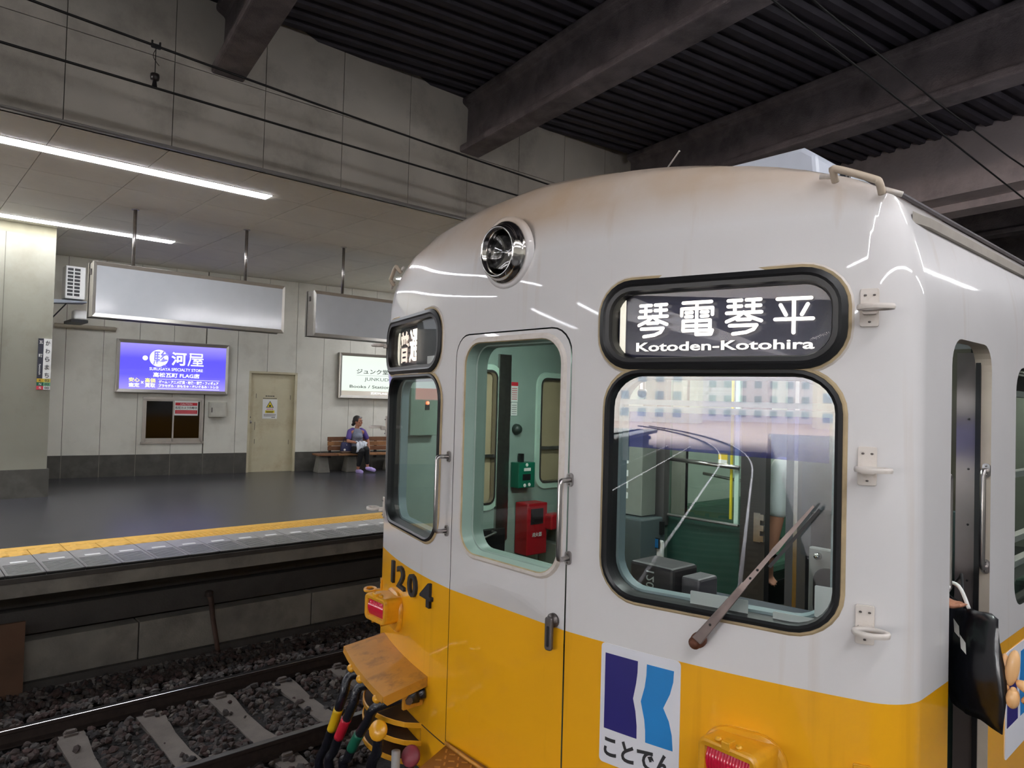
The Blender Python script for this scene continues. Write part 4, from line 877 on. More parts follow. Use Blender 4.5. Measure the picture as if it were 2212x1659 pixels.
# --- column with station name plate
col = thing('station_column', 'broad cream column with dark base on the far platform, near its left end', 'column', (-13.29, 2.08, PZ))
cm = MB(); cm.box(-1.0, 0, -3.4, 0, .44, 4.10); cm.build('column_shaft', mat('column_cream', (140, 138, 124), .6, var=.05, scale=2, bump=.1, bscale=160, stain=(112, 102, 84), sscale=1.4, samt=.5), col)
MB().box(-1.0, -.0, -3.4, 0, 4.10, 4.26).build('column_head', mat('column_head_cream', (150, 144, 120), .7, var=.1), col)
MB().box(-1.03, .03, -3.43, .03, 0, .44).build('column_base', BASET, col); MB().box(-.01, .004, -.66, -.652, .44, 4.10).build('panel_joint', WALLJ, col); MB().box(.0, .012, -.64, -.56, 1.5, 1.6).build('hook', DARKST, col) if False else None
ns = thing('station_name_plate', 'narrow vertical station name plate on the edge of the cream column', 'sign', (-13.285, 1.985, 2.775))
NP = lambda x, y, d: Vector((.025 + d, x, y))
MB().box(0, .022, -.09, -.018, .175, .805).build('dark_half', mat('navy_plate', (44, 46, 58), .4), ns); MB().box(0, .024, -.018, .09, .175, .805).build('white_half', PAPER, ns)
for i, (c1, c2, a, b) in enumerate((((204, 170, 40), (206, 190, 90), 'K', '02'), ((14, 96, 70), (110, 170, 130), 'N', '02'), ((206, 60, 80), (214, 214, 214), 'S', '00'))):
    z1 = .175 - i * .058; MB().box(0, .022, -.09, -.002, z1 - .058, z1).build('line_letter_panel', mat('line_colour_%s' % a, c1, .5), ns); MB().box(0, .022, -.002, .09, z1 - .058, z1).build('line_number_panel', mat('line_tint_%s' % a, c2, .5), ns)
    fit_text('line_letter', a, -.06, -.03, z1 - .046, z1 - .012, PAPER if i else INK, ns, NP, offset=.1); fit_text('line_number', b, .015, .075, z1 - .046, z1 - .012, INK, ns, NP, offset=.1)
for i, ch in enumerate('かわらまち'): fit_text('name_letter', ch, .006, .066, .70 - i * .127, .775 - i * .127, INK, ns, NP, offset=.12)
for ch, z in (('瓦', .72), ('町', .51)): fit_text('name_letter', ch, -.078, -.030, z, z + .05, PAPER, ns, NP, offset=.12)
fit_text('latin_name', 'Kawaramachi', -.40, -.235, -.07, -.045, PAPER, ns, lambda x, y, d: Vector((.023 + d, y, -x + .0)), offset=.1)
# back-lit panel on the same column, out of frame to the left (mirrored by the left windshield)
fs = thing('shopping_sign', 'white backlit sign with red band on the cream column', 'sign', (-13.29, -.95, 2.76))
MB().box(0, .09, 0, 2.15, 0, 1.05).build('sign_box', ALU, fs); MB().box(.09, .10, .02, 2.13, .02, 1.03).build('sign_face', emit('white_backlit_film', (236, 240, 246), 0.8), fs); MB().box(.10, .104, .02, 2.13, .02, .24).build('red_band', emit('red_backlit_film', (226, 50, 56), 0.8), fs)
fit_text('sign_lettering', '瓦町FLAG', .5, 1.6, .05, .21, emit('white_band_letter', (255, 255, 255), 0.95), fs, lambda x, y, d: Vector((.105 + d, x, y)), offset=.25)
# --- air conditioner on its shelf, bulkhead lamp
acu = thing('air_conditioner', 'white outdoor air conditioner unit on a steel shelf beside the column', 'air conditioner', (-14.30, 2.40, 4.345))
MB().box(-.3, 0, -.005, .30, .02, .59).build('casing', PLAST, acu, bevel=.012); MB().box(-.28, .004, .012, .225, .06, .56).build('dark_grille_back', BLACK, acu)
gm = MB()
for i in range(9): gm.box(0, .012, .008, .230, .050 + i * .0625, .068 + i * .0625)
for y in (.006, .110, .214): gm.box(0, .014, y, y + .018, .048, .572)
gm.build('grille', PLAST, acu)
sh_ = thing('steel_shelf', 'grey steel bracket shelf under the air conditioner', 'shelf', (-14.3, 2.08, 4.29))
MB().add([(-.4, 0, .03), (.10, 0, .03), (.02, .66, .05), (-.4, .66, .05), (-.4, 0, -.02), (.10, 0, -.05), (.02, .66, .03), (-.4, .66, .03)], [(0, 1, 2, 3), (7, 6, 5, 4), (0, 4, 5, 1), (1, 5, 6, 2), (2, 6, 7, 3), (3, 7, 4, 0)]).build('shelf_plate', mat('blue_grey_steel', (140, 146, 154), .5), sh_); MB().tube([(.02, .02, -.45), (.02, .34, -.02)], .012, 6).build('strut', BLACK, sh_)
wb = thing('bulkhead_lamp', 'small white bulkhead lamp below the air conditioner', 'lamp', (-14.55, 2.64, 4.03))
MB().box(-.6, .06, -.10, .16, -.05, .0).build('lamp_bracket', BLACK, wb); MB().box(-.2, .05, -.06, .15, .0, .17).build('lamp_cover', PLAST, wb, bevel=.03, seg=3)
# --- canopy ceiling over the far platform
ce = struct('ceiling', MB().box(-19, -8.0, -46, 42, CZ + .015, CZ + .14), FJ, 'panelled ceiling over the far platform')
YJ = 1.257; XJ = [-7.97, -8.96, -9.95, -10.94, -11.93, -12.92, -13.91, -14.9, -15.89, -16.9]
ctm = MB().box(.004, .986, .004, .976, 0, .015).mesh('ceiling_tile', CEILT)
for k in range(-6, 17):
    for x in XJ[1:]: link('ceiling_tile', ctm, ce, (x, YJ + k * .98, CZ))
MB().box(-16.9, -7.97, -46, YJ - 6 * .98, CZ, CZ + .015).build('plain_ceiling_run', CEILT, ce); MB().box(-16.9, -7.97, YJ + 17 * .98, 42, CZ, CZ + .015).build('plain_ceiling_run', CEILT, ce)
LEDM = emit('led_diffuser', (246, 248, 255), LAMP)
def strip(x, y0, y1, label, z=CZ, w=.105):
    o = thing('ceiling_strip_light', label, 'light', (x, y0, z), 0, 'ceiling strip lights')
    MB().box(-w - .012, w + .012, -.012, y1 - y0 + .012, -.006, .012).build('light_housing', ALU, o); MB().box(-w, w, 0, y1 - y0, -.012, -.005).build('light_diffuser', LEDM, o)
FARY = ((-28, -21), (-16.5, -10), (-6.2, 3.71), (8.24, 14.6), (19, 25))
for k, (a, b) in enumerate(FARY):
    for x, nm in ((-8.96, 'row beside the fascia'), (-12.91, 'row beside the column')):
        pos = ('far behind the camera end', 'behind the camera end', 'nearest the hanging signs', 'beyond the hanging signs', 'at the far train end')[k]
        strip(x, a, b, 'white ceiling strip light, %s, %s' % (nm, pos))
# --- fascia panels
fa = struct('wall_fascia', MB().box(-8.05, -7.985, -46, 42, CZ + .0, 7.3), FJ, 'sooty panelled fascia above the far platform edge')
for k in range(-6, 24):
    for z0, z1 in ((CZ + .03, 6.265), (6.273, 7.25)): MB().box(-7.985, -7.957, YJ + k * .98 + .004, YJ + (k + 1) * .98 - .004, z0, z1).build('fascia_panel', FASC, fa)
MB().box(-8.0, -7.95, -46, 42, CZ - .004, CZ + .026).build('metal_edge_trim', mat('dull_edge_metal', (130, 126, 122), .4, .6), fa); MB().box(-7.985, -7.957, -46, YJ - 6 * .98, CZ + .03, 7.25).build('plain_fascia_run', FASC, fa); MB().box(-7.985, -7.957, YJ + 24 * .98, 42, CZ + .03, 7.25).build('plain_fascia_run', FASC, fa)
# --- roof deck and beams (skewed like the station wall)
pf = []; x = -9.0
while x < 12:
    pf += [(x, 7.06), (x + .09, 7.06), (x + .115, 7.12), (x + .215, 7.12)]; x += .24
dk_ = bpy.data.objects.new('roof_deck', MB().loft([[(p[0], -52, p[1]) for p in pf], [(p[0], 44, p[1]) for p in pf]], closed=False).mesh('roof_deck', DECK)); C.objects.link(dk_); dk_.rotation_euler = (0, 0, -WA); tag(dk_, 'dark corrugated steel roof deck over the tracks', None, None, 'structure')
MB().box(-14, 14, -54, 46, 7.30, 7.4).build('roof_slab', DECK, dk_)
def ibeam(q, label):
    P = [(-.175, 6.28), (.175, 6.28), (.175, 6.375), (.06, 6.42), (.05, 6.93), (.15, 6.98), (.15, 7.06), (-.15, 7.06), (-.15, 6.98), (-.05, 6.93), (-.06, 6.42), (-.175, 6.375)]
    o = MB().prism(P[::-1], lambda p: Vector((-9.05, p[0], p[1])), lambda p: Vector((11, p[0], p[1]))).build('steel_beam', BEAMM, None, bevel=.022, loc=(0, 0, 0))
    o.location = (q * SA, q * CA, 0); o.rotation_euler = (0, 0, -WA); tag(o, label, 'beam', 'roof beams')
ibeam(1.60, 'dark roof beam at the upper left, nearest the camera'); ibeam(4.97, 'dark roof beam second from the left, crossing above the train front'); ibeam(8.34, 'dark roof beam third from the left, just above the train roof')
for q in (-1.76, -5.1, -12, -20, -30): ibeam(q, 'dark roof beam over the tracks behind the camera')
g_ = MB(); g_.box(-9.05, 11, -.25, .25, 6.14, 7.3); g_ = g_.build('concrete_girder', GIRD); g_.location = (11.8 * SA, 11.8 * CA, 0); g_.rotation_euler = (0, 0, -WA); tag(g_, 'pale grey concrete girder behind the last dark roof beam', 'girder')
MB().box(-9.05, 11, .25, .7, 6.02, 6.16).build('girder_ledge', GIRD, g_)
for q in (15.5, 19, 24, 30): ibeam(q, 'dark roof beam over the tracks beyond the concrete girder')
# --- hanging light-box signs
def hang(y0, label, poles, y1):
    a = thing('hanging_sign', label, 'sign', (-11.0, y0, 3.775), 0, 'hanging sign boxes'); L_ = y1 - y0
    MB().box(-.14, .14, .01, L_ - .01, .01, .745).build('sign_case', ALU, a)
    fr = MB(); out = rrect(0, L_, 0, .755, .004, 1); inn = rrect(.045, L_ - .045, .055, .70, .004, 1)
    for g in (1, -1): fr.loft([[Vector((g * .10, p[0], p[1])) for p in out], [Vector((g * .142, p[0], p[1])) for p in out], [Vector((g * .16, p[0] * .995 + .005, p[1] * .985 + .005)) for p in out], [Vector((g * .146, p[0], p[1])) for p in inn], [Vector((g * .135, p[0], p[1])) for p in inn]])
    fr.build('sign_frame', ALU, a)
    for g in (1, -1): MB().box(min(g * .139, g * .145), max(g * .139, g * .145), .04, L_ - .04, .05, .705).build('blank_face', SIGNW, a)
    MB().box(-.02, .02, -.006, .01, .58, .66).build('switch_cover', DARKST, a)
    for y in poles:
        p = MB().tube([(0, y - y0, .75), (0, y - y0, CZ - 3.775)], .024, 10).build('hanger_pole', STEEL, a, True); MB().lathe([(.05, 0), (.05, .01)], (0, y - y0, CZ - 3.787), (0, 0, 1), 14).build('ceiling_plate', STEEL, p)
    return a
hang(2.13, 'blank hanging light box sign above the violet store sign', (2.65, 4.23), 4.82)
hang(5.31, 'blank hanging light box sign half hidden by the train', (5.90, 7.4), 8.0)
# --- overhead wires
def wire(nm, x, pts, label, g):
    o = MB().tube([(x, y, z) for y, z in pts], .011 if x < -4 else .008, 8).build(nm, WIRE, None, True); tag(o, label, 'wire', g); return o
def cat(y0, y1, f, n=40): return [(y0 + (y1 - y0) * i / n, f(y0 + (y1 - y0) * i / n)) for i in range(n + 1)]
wire('contact_wire', -6.36, [(-46, 5.30), (.59, 5.315), (5.6, 5.279), (42, 5.26)], 'lower black contact wire above the far track', 'contact wires'); wire('messenger_wire', -6.36, cat(-46, 42, lambda y: 5.508 + .00264 * (((y - 9.1 + 14) % 28) - 14) ** 2, 88), 'upper black messenger wire above the far track', 'messenger wires')
wire('contact_wire', -2.147, [(-46, 5.26), (42, 5.25)], 'lower black contact wire above the train', 'contact wires'); wire('messenger_wire', -2.147, cat(-46, 42, lambda y: 5.46 + .25 * ((((y - 4.2 + 10) % 20) - 10) / 7) ** 2), 'upper black messenger wire above the train', 'messenger wires')
dp = thing('wire_dropper', 'dark dropper with insulator hanging between the two wires of the far track', 'insulator', (-6.36, 1.637, 5.31))
MB().tube([(0, 0, 0), (0, 0, .06)], [.022, .014], 8).build('wire_clip', WIRE, dp); MB().lathe([(.014, .05), (.032, .06), (.036, .085), (.034, .11), (.018, .118)], (0, 0, 0), (0, 0, 1), 14).build('insulator', mat('brown_insulator', (44, 40, 40), .3), dp, True); MB().tube([(0, 0, .11), (0, 0, .335)], .004, 6).build('dropper_wire', WIRE, dp)
o = MB(); o.box(-.014, .014, -.03, .03, .328, .358); o.box(-.010, .010, -.036, -.024, .328, .384); o.box(-.010, .010, .024, .036, .328, .384); o.build('messenger_clamp', WIRE, dp); MB().tube(bez([(0, .005, .33), (0, -.02, .26), (0, .01, .21), (0, .03, .19)], 8), .003, 5).build('loose_tie', RAILW, dp)
# --- tracks
def railway(nm, xc, path, label, ys, clips):
    t = thing(nm, label, 'track', (xc, 0, 0))
    prof = [(-.0325, -.002), (-.028, .0), (.028, 0), (.0325, -.002), (.0325, -.032), (.010, -.042), (.009, -.118), (.062, -.128), (.062, -.14), (-.062, -.14), (-.062, -.128), (-.009, -.118), (-.010, -.042), (-.0325, -.032)]
    for g in (-1, 1):
        rings = []
        for i, (x, y) in enumerate(path):
            q0 = path[max(i - 1, 0)]; q1 = path[min(i + 1, len(path) - 1)]; d = Vector((q1[0] - q0[0], q1[1] - q0[1])).normalized(); nn = Vector((d.y, -d.x))
            rings.append([(x + nn.x * (g * .75 + p[0]), y + nn.y * (g * .75 + p[0]), p[1]) for p in prof])
        mb = MB(); mb.loft(rings); k = len(prof)
        for i in range(len(mb.m)): mb.m[i] = 0 if i % k in (0, 1, 2) else 1
        mb.build('rail', [RAILH, RAILW], t)
    sl = MB().loft([[(x, -w * .5, -.28), (x, w * .5, -.28), (x, w * .40, zt), (x, -w * .40, zt)] for x, w, zt in ((-1.02, .27, -.145), (-.9, .27, -.138), (-.55, .27, -.138), (-.2, .22, -.16), (.2, .22, -.16), (.55, .27, -.138), (.9, .27, -.138), (1.02, .27, -.145))], caps=True).mesh('sleeper', SLEEP)
    cl = MB(); cl.box(-.035, .035, -.05, .05, 0, .022); cl.box(-.02, .02, -.03, .03, .022, .045); cl.ell((0, .035, .03), (.016, .016, .02), 8, 5); cl.ell((0, -.035, .03), (.016, .016, .02), 8, 5); cl = cl.mesh('rail_clip', mat('dusty_clip', (108, 100, 96), .7, .3, var=.2))
    for y in ys:
        o = link('sleeper', sl, t, (0, y, 0))
        if clips[0] < y < clips[1]:
            for x in (-.85, -.65, .65, .85): link('rail_clip', cl, o, (x, 0, -.14))
railway('railway_track', -6.36, [(0, -46), (0, 42)], 'empty far track between the train and the far platform', [1.35 + .625 * k for k in range(-12, 36)], (-.5, 9))
cv = [(0, 42), (0, 10), (0, -5), (0, -20), (0, -28)]; 
for i in range(1, 26): cv.append((-3.2 * (i / 12) ** 2, -28 - i * 2.6))
railway('railway_track', XC, cv[::-1], 'near track under the yellow and white train', [1.0 + .625 * k for k in range(-46, 8)], (-2, 2))
bd = struct('track_bed', MB().box(-8.14, -.5, -46, 42, -.6, -.17), BALB, 'dark ballast bed between the platforms')
# ballast stones
rng = np.random.default_rng(3)
def stone_mesh(k):
    r = np.random.default_rng(k); ph = (1 + 5 ** .5) / 2
    v = np.array([(-1, ph, 0), (1, ph, 0), (-1, -ph, 0), (1, -ph, 0), (0, -1, ph), (0, 1, ph), (0, -1, -ph), (0, 1, -ph), (ph, 0, -1), (ph, 0, 1), (-ph, 0, -1), (-ph, 0, 1)]) / 1.9
    f = [(0, 11, 5), (0, 5, 1), (0, 1, 7), (0, 7, 10), (0, 10, 11), (1, 5, 9), (5, 11, 4), (11, 10, 2), (10, 7, 6), (7, 1, 8), (3, 9, 4), (3, 4, 2), (3, 2, 6), (3, 6, 8), (3, 8, 9), (4, 9, 5), (2, 4, 11), (6, 2, 10), (8, 6, 7), (9, 8, 1)]
    v = v * r.uniform(.72, 1.25, (12, 1)) * r.uniform((.9, .7, .55), (1.3, 1.0, .85), (1, 3)); return v, np.array(f)
STM = [mat('ballast_stone_%s' % n, c, .85, var=.25, scale=30) for n, c in (('brown', (62, 52, 49)), ('grey', (66, 62, 60)), ('red', (62, 46, 43)), ('pale', (92, 86, 81)), ('dark', (44, 41, 42)))]
STV = [stone_mesh(k) for k in range(12)]
P = []
while len(P) < 9500:
    x, y = rng.uniform(-8.08, -3.5), rng.uniform(-.1, 7.6)
    if y > 2.6 and x > -5.1: continue
    if y > 4.8 and rng.random() < .45: continue
    rail = any(abs(x - q) < .085 for q in (-7.11, -5.61))
    ph = ((y - 1.35) / .625) % 1; onsl = (ph < .20 or ph > .80) and -7.40 < x < -5.32
    if rail or (onsl and rng.random() < .965): continue
    P.append((x, y, -.155 + rng.normal() * .012 + (.05 if x < -7.35 else 0) + (.012 if not onsl else .03) - (.03 if abs(x + 6.36) < .3 else 0), rng.uniform(.020, .043)))
P.sort(key=lambda p: -(p[3] / math.hypot(p[0], p[1])))
me_s = [(lambda vf: (lambda m: (m.from_pydata(vf[0].tolist(), [], vf[1].tolist()), m.materials.append(STM[k % 5]), m)[2])(bpy.data.meshes.new('stone')))(STV[k]) for k in range(12)]
for p in P[:300]:
    o = link('stone', me_s[rng.integers(12)], bd, p[:3]); o.scale = (p[3],) * 3; o.rotation_euler = tuple(rng.uniform(0, 6.28, 3))
vs = []; fs = []; ms = []; off = 0
for p in P[300:]:
    v, f = STV[rng.integers(12)]; a, b = rng.uniform(0, 6.28, 2); ca, sa, cb, sb_ = math.cos(a), math.sin(a), math.cos(b), math.sin(b)
    M_ = np.array([[ca, -sa, 0], [sa, ca, 0], [0, 0, 1]]) @ np.array([[1, 0, 0], [0, cb, -sb_], [0, sb_, cb]])
    vs.append((v @ M_.T) * p[3] + np.array(p[:3])); fs.append(f + off); off += 12; ms += [int(rng.choice(5, p=[.34, .24, .18, .08, .16]))] * 20
me = bpy.data.meshes.new('ballast_stones'); me.from_pydata(np.concatenate(vs).tolist(), [], np.concatenate(fs).tolist())
for m in STM: me.materials.append(m)
me.polygons.foreach_set('material_index', ms); me.update(); tag(link('ballast_gravel', me, bd), None, None, None, 'stuff')
# --- near platform, its canopy and lights (behind and right of the camera)
struct('floor_near', MB().box(-.60, 9, -46, 42, -.5, PZ), ASPH, 'asphalt floor of the near platform')
nc = struct('ceiling_near', MB().box(2.4, 9, -46, 42, CZ, CZ + .2), CEILT, 'ceiling over the near platform'); MB().box(2.35, 2.4, -46, 42, CZ, 7.1).build('near_fascia', FASC, nc)
struct('wall_right', MB().box(9, 9.2, -46, 42, -.5, 7.3), WALLP, 'cream wall behind the near platform')
struct('wall_end', MB().box(-20, 10, 42, 42.3, -.6, 7.4), CONCD, 'dark end wall beyond the train')
struct('wall_back', MB().box(-19.3, -19, -46, 42.3, -.6, 7.4), CONCD, 'outer wall behind the far platform')
TUBEM = emit('fluorescent_tube', (250, 250, 255), TUBE)
for k, (a, b) in enumerate(((-30, -20), (-16, -7), (-4, 5), (6.5, 11.2))):
    pos = ('far behind the camera', 'behind the camera', 'beside the train front', 'beside the car body')[k]
    strip(4.6, a, b, 'white ceiling strip light over the near platform, %s' % pos)
    o = thing('hanging_tube_light', 'row of hung fluorescent tubes over the near platform, %s' % pos, 'light', (1.05, a, 5.15), 0, 'hung tube lights')
    MB().prism([(-.03, .05), (.03, .05), (.02, .10), (-.02, .10)], lambda p: Vector((p[0], 0, p[1])), lambda p: Vector((p[0], b - a, p[1]))).build('batten', PLAST, o)
    n = int((b - a) / 1.5)
    for i in range(n): MB().tube([(0, (b - a) * (i + .02) / n, 0), (0, (b - a) * (i + .98) / n, 0)], .019, 8).build('tube', TUBEM, o, True)
    for i in range(n + 1): MB().tube([(0, min(b - a - .02, max(.02, (b - a) * i / n)), .10), (0, min(b - a - .02, max(.02, (b - a) * i / n)), 1.9)], .006, 6).build('hanger_rod', STEEL, o)
# --- daylight world beyond the open end: ground and pale buildings (seen mirrored in the windshield)
struct('ground_outside', MB().box(-60, 60, -190, -46, -.8, -.16), mat('pinkish_gravel_ground', (176, 158, 148), .9, var=.15, scale=.4), 'sunlit ground beyond the open end of the station')
for k, (x0, x1, y, h, c, lb) in enumerate(((-34, -11, -120, 12, (236, 232, 226), 'pale low building beyond the station end, left of the tracks'), (-24, 20, -150, 19, (226, 222, 230), 'grey apartment block at the far end of the tracks'), (7, 36, -112, 13, (240, 232, 220), 'cream low building beyond the station end, right of the tracks'))):
    b = thing('far_building', lb, 'building', (x0, y, -.2)); MB().box(0, x1 - x0, -10, 0, 0, h).build('wall', mat('far_wall_%s' % 'abc'[k], c, .8), b); MB().box(-.3, x1 - x0 + .3, -10.3, .3, h, h + .4).build('roof_slab', mat('far_roof', (120, 116, 114), .8), b)
    for i in range(int((x1 - x0) / 3)):
        for z in range(int(h / 3)): MB().box(.8 + i * 3, 2.2 + i * 3, -.05, .05, 1. + z * 3, 2.4 + z * 3).build('window', mat('far_window_grey', (150, 160, 172), .2), b)

# =================================================================== PEOPLE, BENCH, BAGS
def blob(name, shapes, vox, m, parent=None, it=6, loc=None):
    """tapered limbs and ellipsoids fused into one smooth closed surface"""
    mb = MB()
    for sh in shapes:
        if sh[0] == 'c':
            p0, p1, r0, r1 = Vector(sh[1]), Vector(sh[2]), sh[3], sh[4]; ax = p1 - p0; L_ = ax.length
            prof = [(r0 * math.sin(R(a)), -r0 * math.cos(R(a))) for a in (5, 30, 60, 90)] + [(r1 * math.sin(R(a)), L_ - r1 * math.cos(R(a))) for a in (90, 120, 150, 175)]
            mb.lathe(prof, p0, ax, 12)
        else: mb.ell(sh[1], sh[2], 14, 10, sh[3] if len(sh) > 3 else None)
    o = mb.build(name, m, parent, True, loc=loc)
    r = o.modifiers.new('r', 'REMESH'); r.mode = 'VOXEL'; r.voxel_size = vox; r.use_smooth_shade = True
    q = o.modifiers.new('s', 'SMOOTH'); q.iterations = it; q.factor = .5
    bake(o); o.data.materials.clear(); o.data.materials.append(m); o.data.shade_smooth(); return o
def hand(c, d, side, k=1.0):
    """palm, four unequal bent fingers and a thumb from the side of the palm; c wrist, d direction, side = across the palm"""
    c = Vector(c); d = Vector(d).normalized(); s_ = Vector(side).normalized(); n = d.cross(s_); out = []
    pc = c + d * .045 * k
    for i in range(4): out.append(('c', c + d * .01 * k + s_ * (i - 1.5) * .012 * k, pc + d * .035 * k + s_ * (i - 1.5) * .019 * k, .013 * k, .0115 * k))
    for i, l in enumerate((.062, .072, .068, .054)):
        b = pc + d * .04 * k + s_ * (i - 1.5) * .0195 * k; m_ = b + (d * .85 + n * .35 + s_ * (i - 1.5) * .04) * l * .52 * k; t = m_ + (d * .5 + n * .85) * l * .48 * k
        out += [('c', b, m_, .0092 * k, .0085 * k), ('c', m_, t, .0085 * k, .0068 * k)]
    b = c + d * .03 * k - s_ * .03 * k; m_ = b + (d * .6 - s_ * .7 + n * .3) * .034 * k; t = m_ + (d * .9 - s_ * .2 + n * .4) * .028 * k
    return out + [('c', b, m_, .0115 * k, .0095 * k), ('c', m_, t, .0095 * k, .0075 * k)]
def head(c, rot, k=1.0):
    """skull, jaw, nose, brow, lips, ears; face looks along local -y turned by rot"""
    M = Matrix.Rotation(rot, 3, 'Z'); c = Vector(c); q = lambda *p: c + M @ (Vector(p) * k)
    return [('e', q(0, .012, .025), (.076 * k, .092 * k, .092 * k), M), ('e', q(0, -.018, -.05), (.058 * k, .066 * k, .066 * k), M), ('e', q(0, -.060, -.092), (.026 * k, .024 * k, .020 * k), M),
            ('c', q(0, -.084, .006), q(0, -.098, -.032), .009 * k, .014 * k), ('c', q(-.035, -.076, .022), q(.035, -.076, .022), .011 * k, .011 * k), ('e', q(0, -.080, -.063), (.024 * k, .010 * k, .009 * k), M),
            ('e', q(-.036, -.064, -.02), (.022 * k, .020 * k, .02 * k), M), ('e', q(.036, -.064, -.02), (.022 * k, .020 * k, .02 * k), M), ('e', q(-.078, .012, -.008), (.009 * k, .018 * k, .03 * k), M), ('e', q(.078, .012, -.008), (.009 * k, .018 * k, .03 * k), M)], q, M
def face(parent, q, k=1.0):
    for x in (-.031, .031): MB().ell(q(x, -.0785, .004), (.0085 * k, .006 * k, .005 * k), 10, 6).build('eye', INK, parent, True); MB().tube([q(x - .016, -.086, .022), q(x, -.090, .027), q(x + .016, -.086, .022)], .003 * k, 5).build('eyebrow', HAIR, parent)
    MB().tube([q(-.020, -.087, -.062), q(0, -.0915, -.061), q(.020, -.087, -.062)], .0035 * k, 6).build('mouth', mat('lip_red', (140, 74, 66), .5), parent)
# --- the bench with its planks and concrete feet
bt0 = 1.34
be = thing('wooden_bench', 'long wooden bench with concrete feet against the station wall', 'bench', wloc(bt0, 0, PZ), WRZ)
for x0, x1, ft in ((0, .455, (.08,)), (.475, 2.9, (.74, 1.75, 2.65))):
    for j in range(4): MB().box(x0, x1, -.69 + j * .098, -.60 + j * .098, .385, .42).build('seat_plank', WOOD if x0 else WOODD, be, bevel=.006)
    for f in ft:
        MB().loft([[(f - .02, -.56, 0), (f + .26, -.56, 0), (f + .26, -.22, 0), (f - .02, -.22, 0)], [(f + .03, -.52, .36), (f + .21, -.52, .36), (f + .21, -.26, .36), (f + .03, -.26, .36)]], caps=True).build('concrete_foot', mat('bench_concrete', (120, 118, 110), .85, var=.15), be, bevel=.01)
        MB().box(f + .04, f + .20, -.66, -.26, .36, .386).build('foot_plate', BLACK, be)
for j in range(3): MB().box(.36, 2.9, -.30 + j * .012, -.272 + j * .012, .475 + j * .105, .572 + j * .105).build('back_plank', (WOODD, WOOD, WOODD)[j], be, bevel=.006)
for x in (.40, 1.5, 2.6): MB().box(x, x + .05, -.27, -.22, .30, .77).build('back_bracket', BLACK, be)
# --- woman waiting on the bench
SHG = mat('heather_grey_shirt', (118, 124, 140), .8, var=.1, scale=40); PUR = mat('purple_sleeve', (88, 70, 140), .8, var=.08); BLK = mat('black_trousers', (18, 18, 20), .8, var=.2); LAV = mat('lavender_slipper', (176, 158, 216), .6, var=.05)
hs, hq, hM = head((.015, .01, 1.145), R(42), 1.04)
A1, A2, A3 = (-.165, .05, .905), (-.225, -.03, .69), (-.035, -.20, .665); B1, B2, B3 = (.175, .05, .905), (.275, .04, .70), (.265, -.07, .535)
LK, LA = (-.05, -.42, .49), (-.075, -.30, .10); RK, RA = (.06, -.43, .53), (.125, -.36, .165)
body = [('e', (0, .02, .50), (.165, .125, .11)), ('c', (0, .03, .55), (0, .05, .86), .125, .135), ('c', (-.11, .05, .90), (.12, .05, .90), .075, .075), ('c', (.0, .045, .93), (.01, .025, 1.06), .058, .05),
        ('c', A1, A2, .048, .040), ('c', A2, A3, .038, .026), ('c', B1, B2, .048, .040), ('c', B2, B3, .038, .026), ('c', (-.085, -.02, .49), LK, .085, .062), ('c', LK, LA, .058, .036), ('c', (.085, -.02, .50), RK, .085, .062), ('c', RK, RA, .058, .036),
        ('c', (LA[0], LA[1] + .02, .05), (-.05, -.45, .035), .036, .030), ('c', (RA[0], RA[1] + .01, RA[2] - .05), (.235, -.46, .075), .034, .028)] + hs + hand(A3, (.9, -.2, -.1), (0, -.4, -.9)) + hand(B3, (.05, -.35, -.8), (-.2, -.9, .3))
pw = blob('person', body, .0085, SKIN, None, 4); pw.location = wloc(2.33, .45, PZ); pw.rotation_euler = (0, 0, WRZ)
tag(pw, 'person in purple and grey shirt sitting on the bench with ankles crossed, looking right', 'person')
face(pw, hq, 1.04)
blob('shirt', [('c', (0, .02, .50), (0, .04, .66), .150, .140), ('c', (0, .03, .62), (0, .05, .86), .142, .142), ('c', (-.075, .05, .880), (.085, .05, .880), .076, .076), ('e', (0, -.03, .80), (.12, .11, .09))], .011, SHG, pw, 5)
for a, b in ((A1, A2), (B1, B2)):
    a, b = Vector(a), Vector(b); blob('sleeve', [('c', a + Vector((-.07 if a.x > 0 else .07, 0, .035)), a, .062, .060), ('c', a, a + (b - a) * .66, .060, .062)], .010, PUR, pw, 4)
MB().tube([hq(0, 0, 0) * 0 + Vector((.085 * math.cos(t) + .005, .02 - .085 * math.sin(t), .935 - .035 * math.sin(t))) for t in [R(-20 + 22 * i) for i in range(11)]], .008, 6).build('neckline', mat('brown_neck_trim', (92, 58, 62), .8), pw, True)
blob('trousers', [('e', (0, .02, .495), (.178, .14, .115)), ('c', (-.085, -.02, .495), LK, .096, .074), ('c', LK, tuple(Vector(LK).lerp(Vector(LA), .80)), .070, .052), ('c', (.085, -.02, .505), RK, .096, .074), ('c', RK, tuple(Vector(RK).lerp(Vector(RA), .82)), .070, .052)], .010, BLK, pw, 5)
for p0, p1 in (((LA[0] - .005, LA[1] + .01, .035), (-.05, -.46, .030)), ((RA[0], RA[1] + .01, RA[2] - .065), (.24, -.47, .065))): sl_ = blob('slipper', [('c', p0, p1, .046, .044), ('e', tuple(Vector(p0).lerp(Vector(p1), .6) + Vector((0, 0, .012))), (.05, .055, .04))], .009, LAV, pw, 4)
hc = lambda *p: hq(*p)
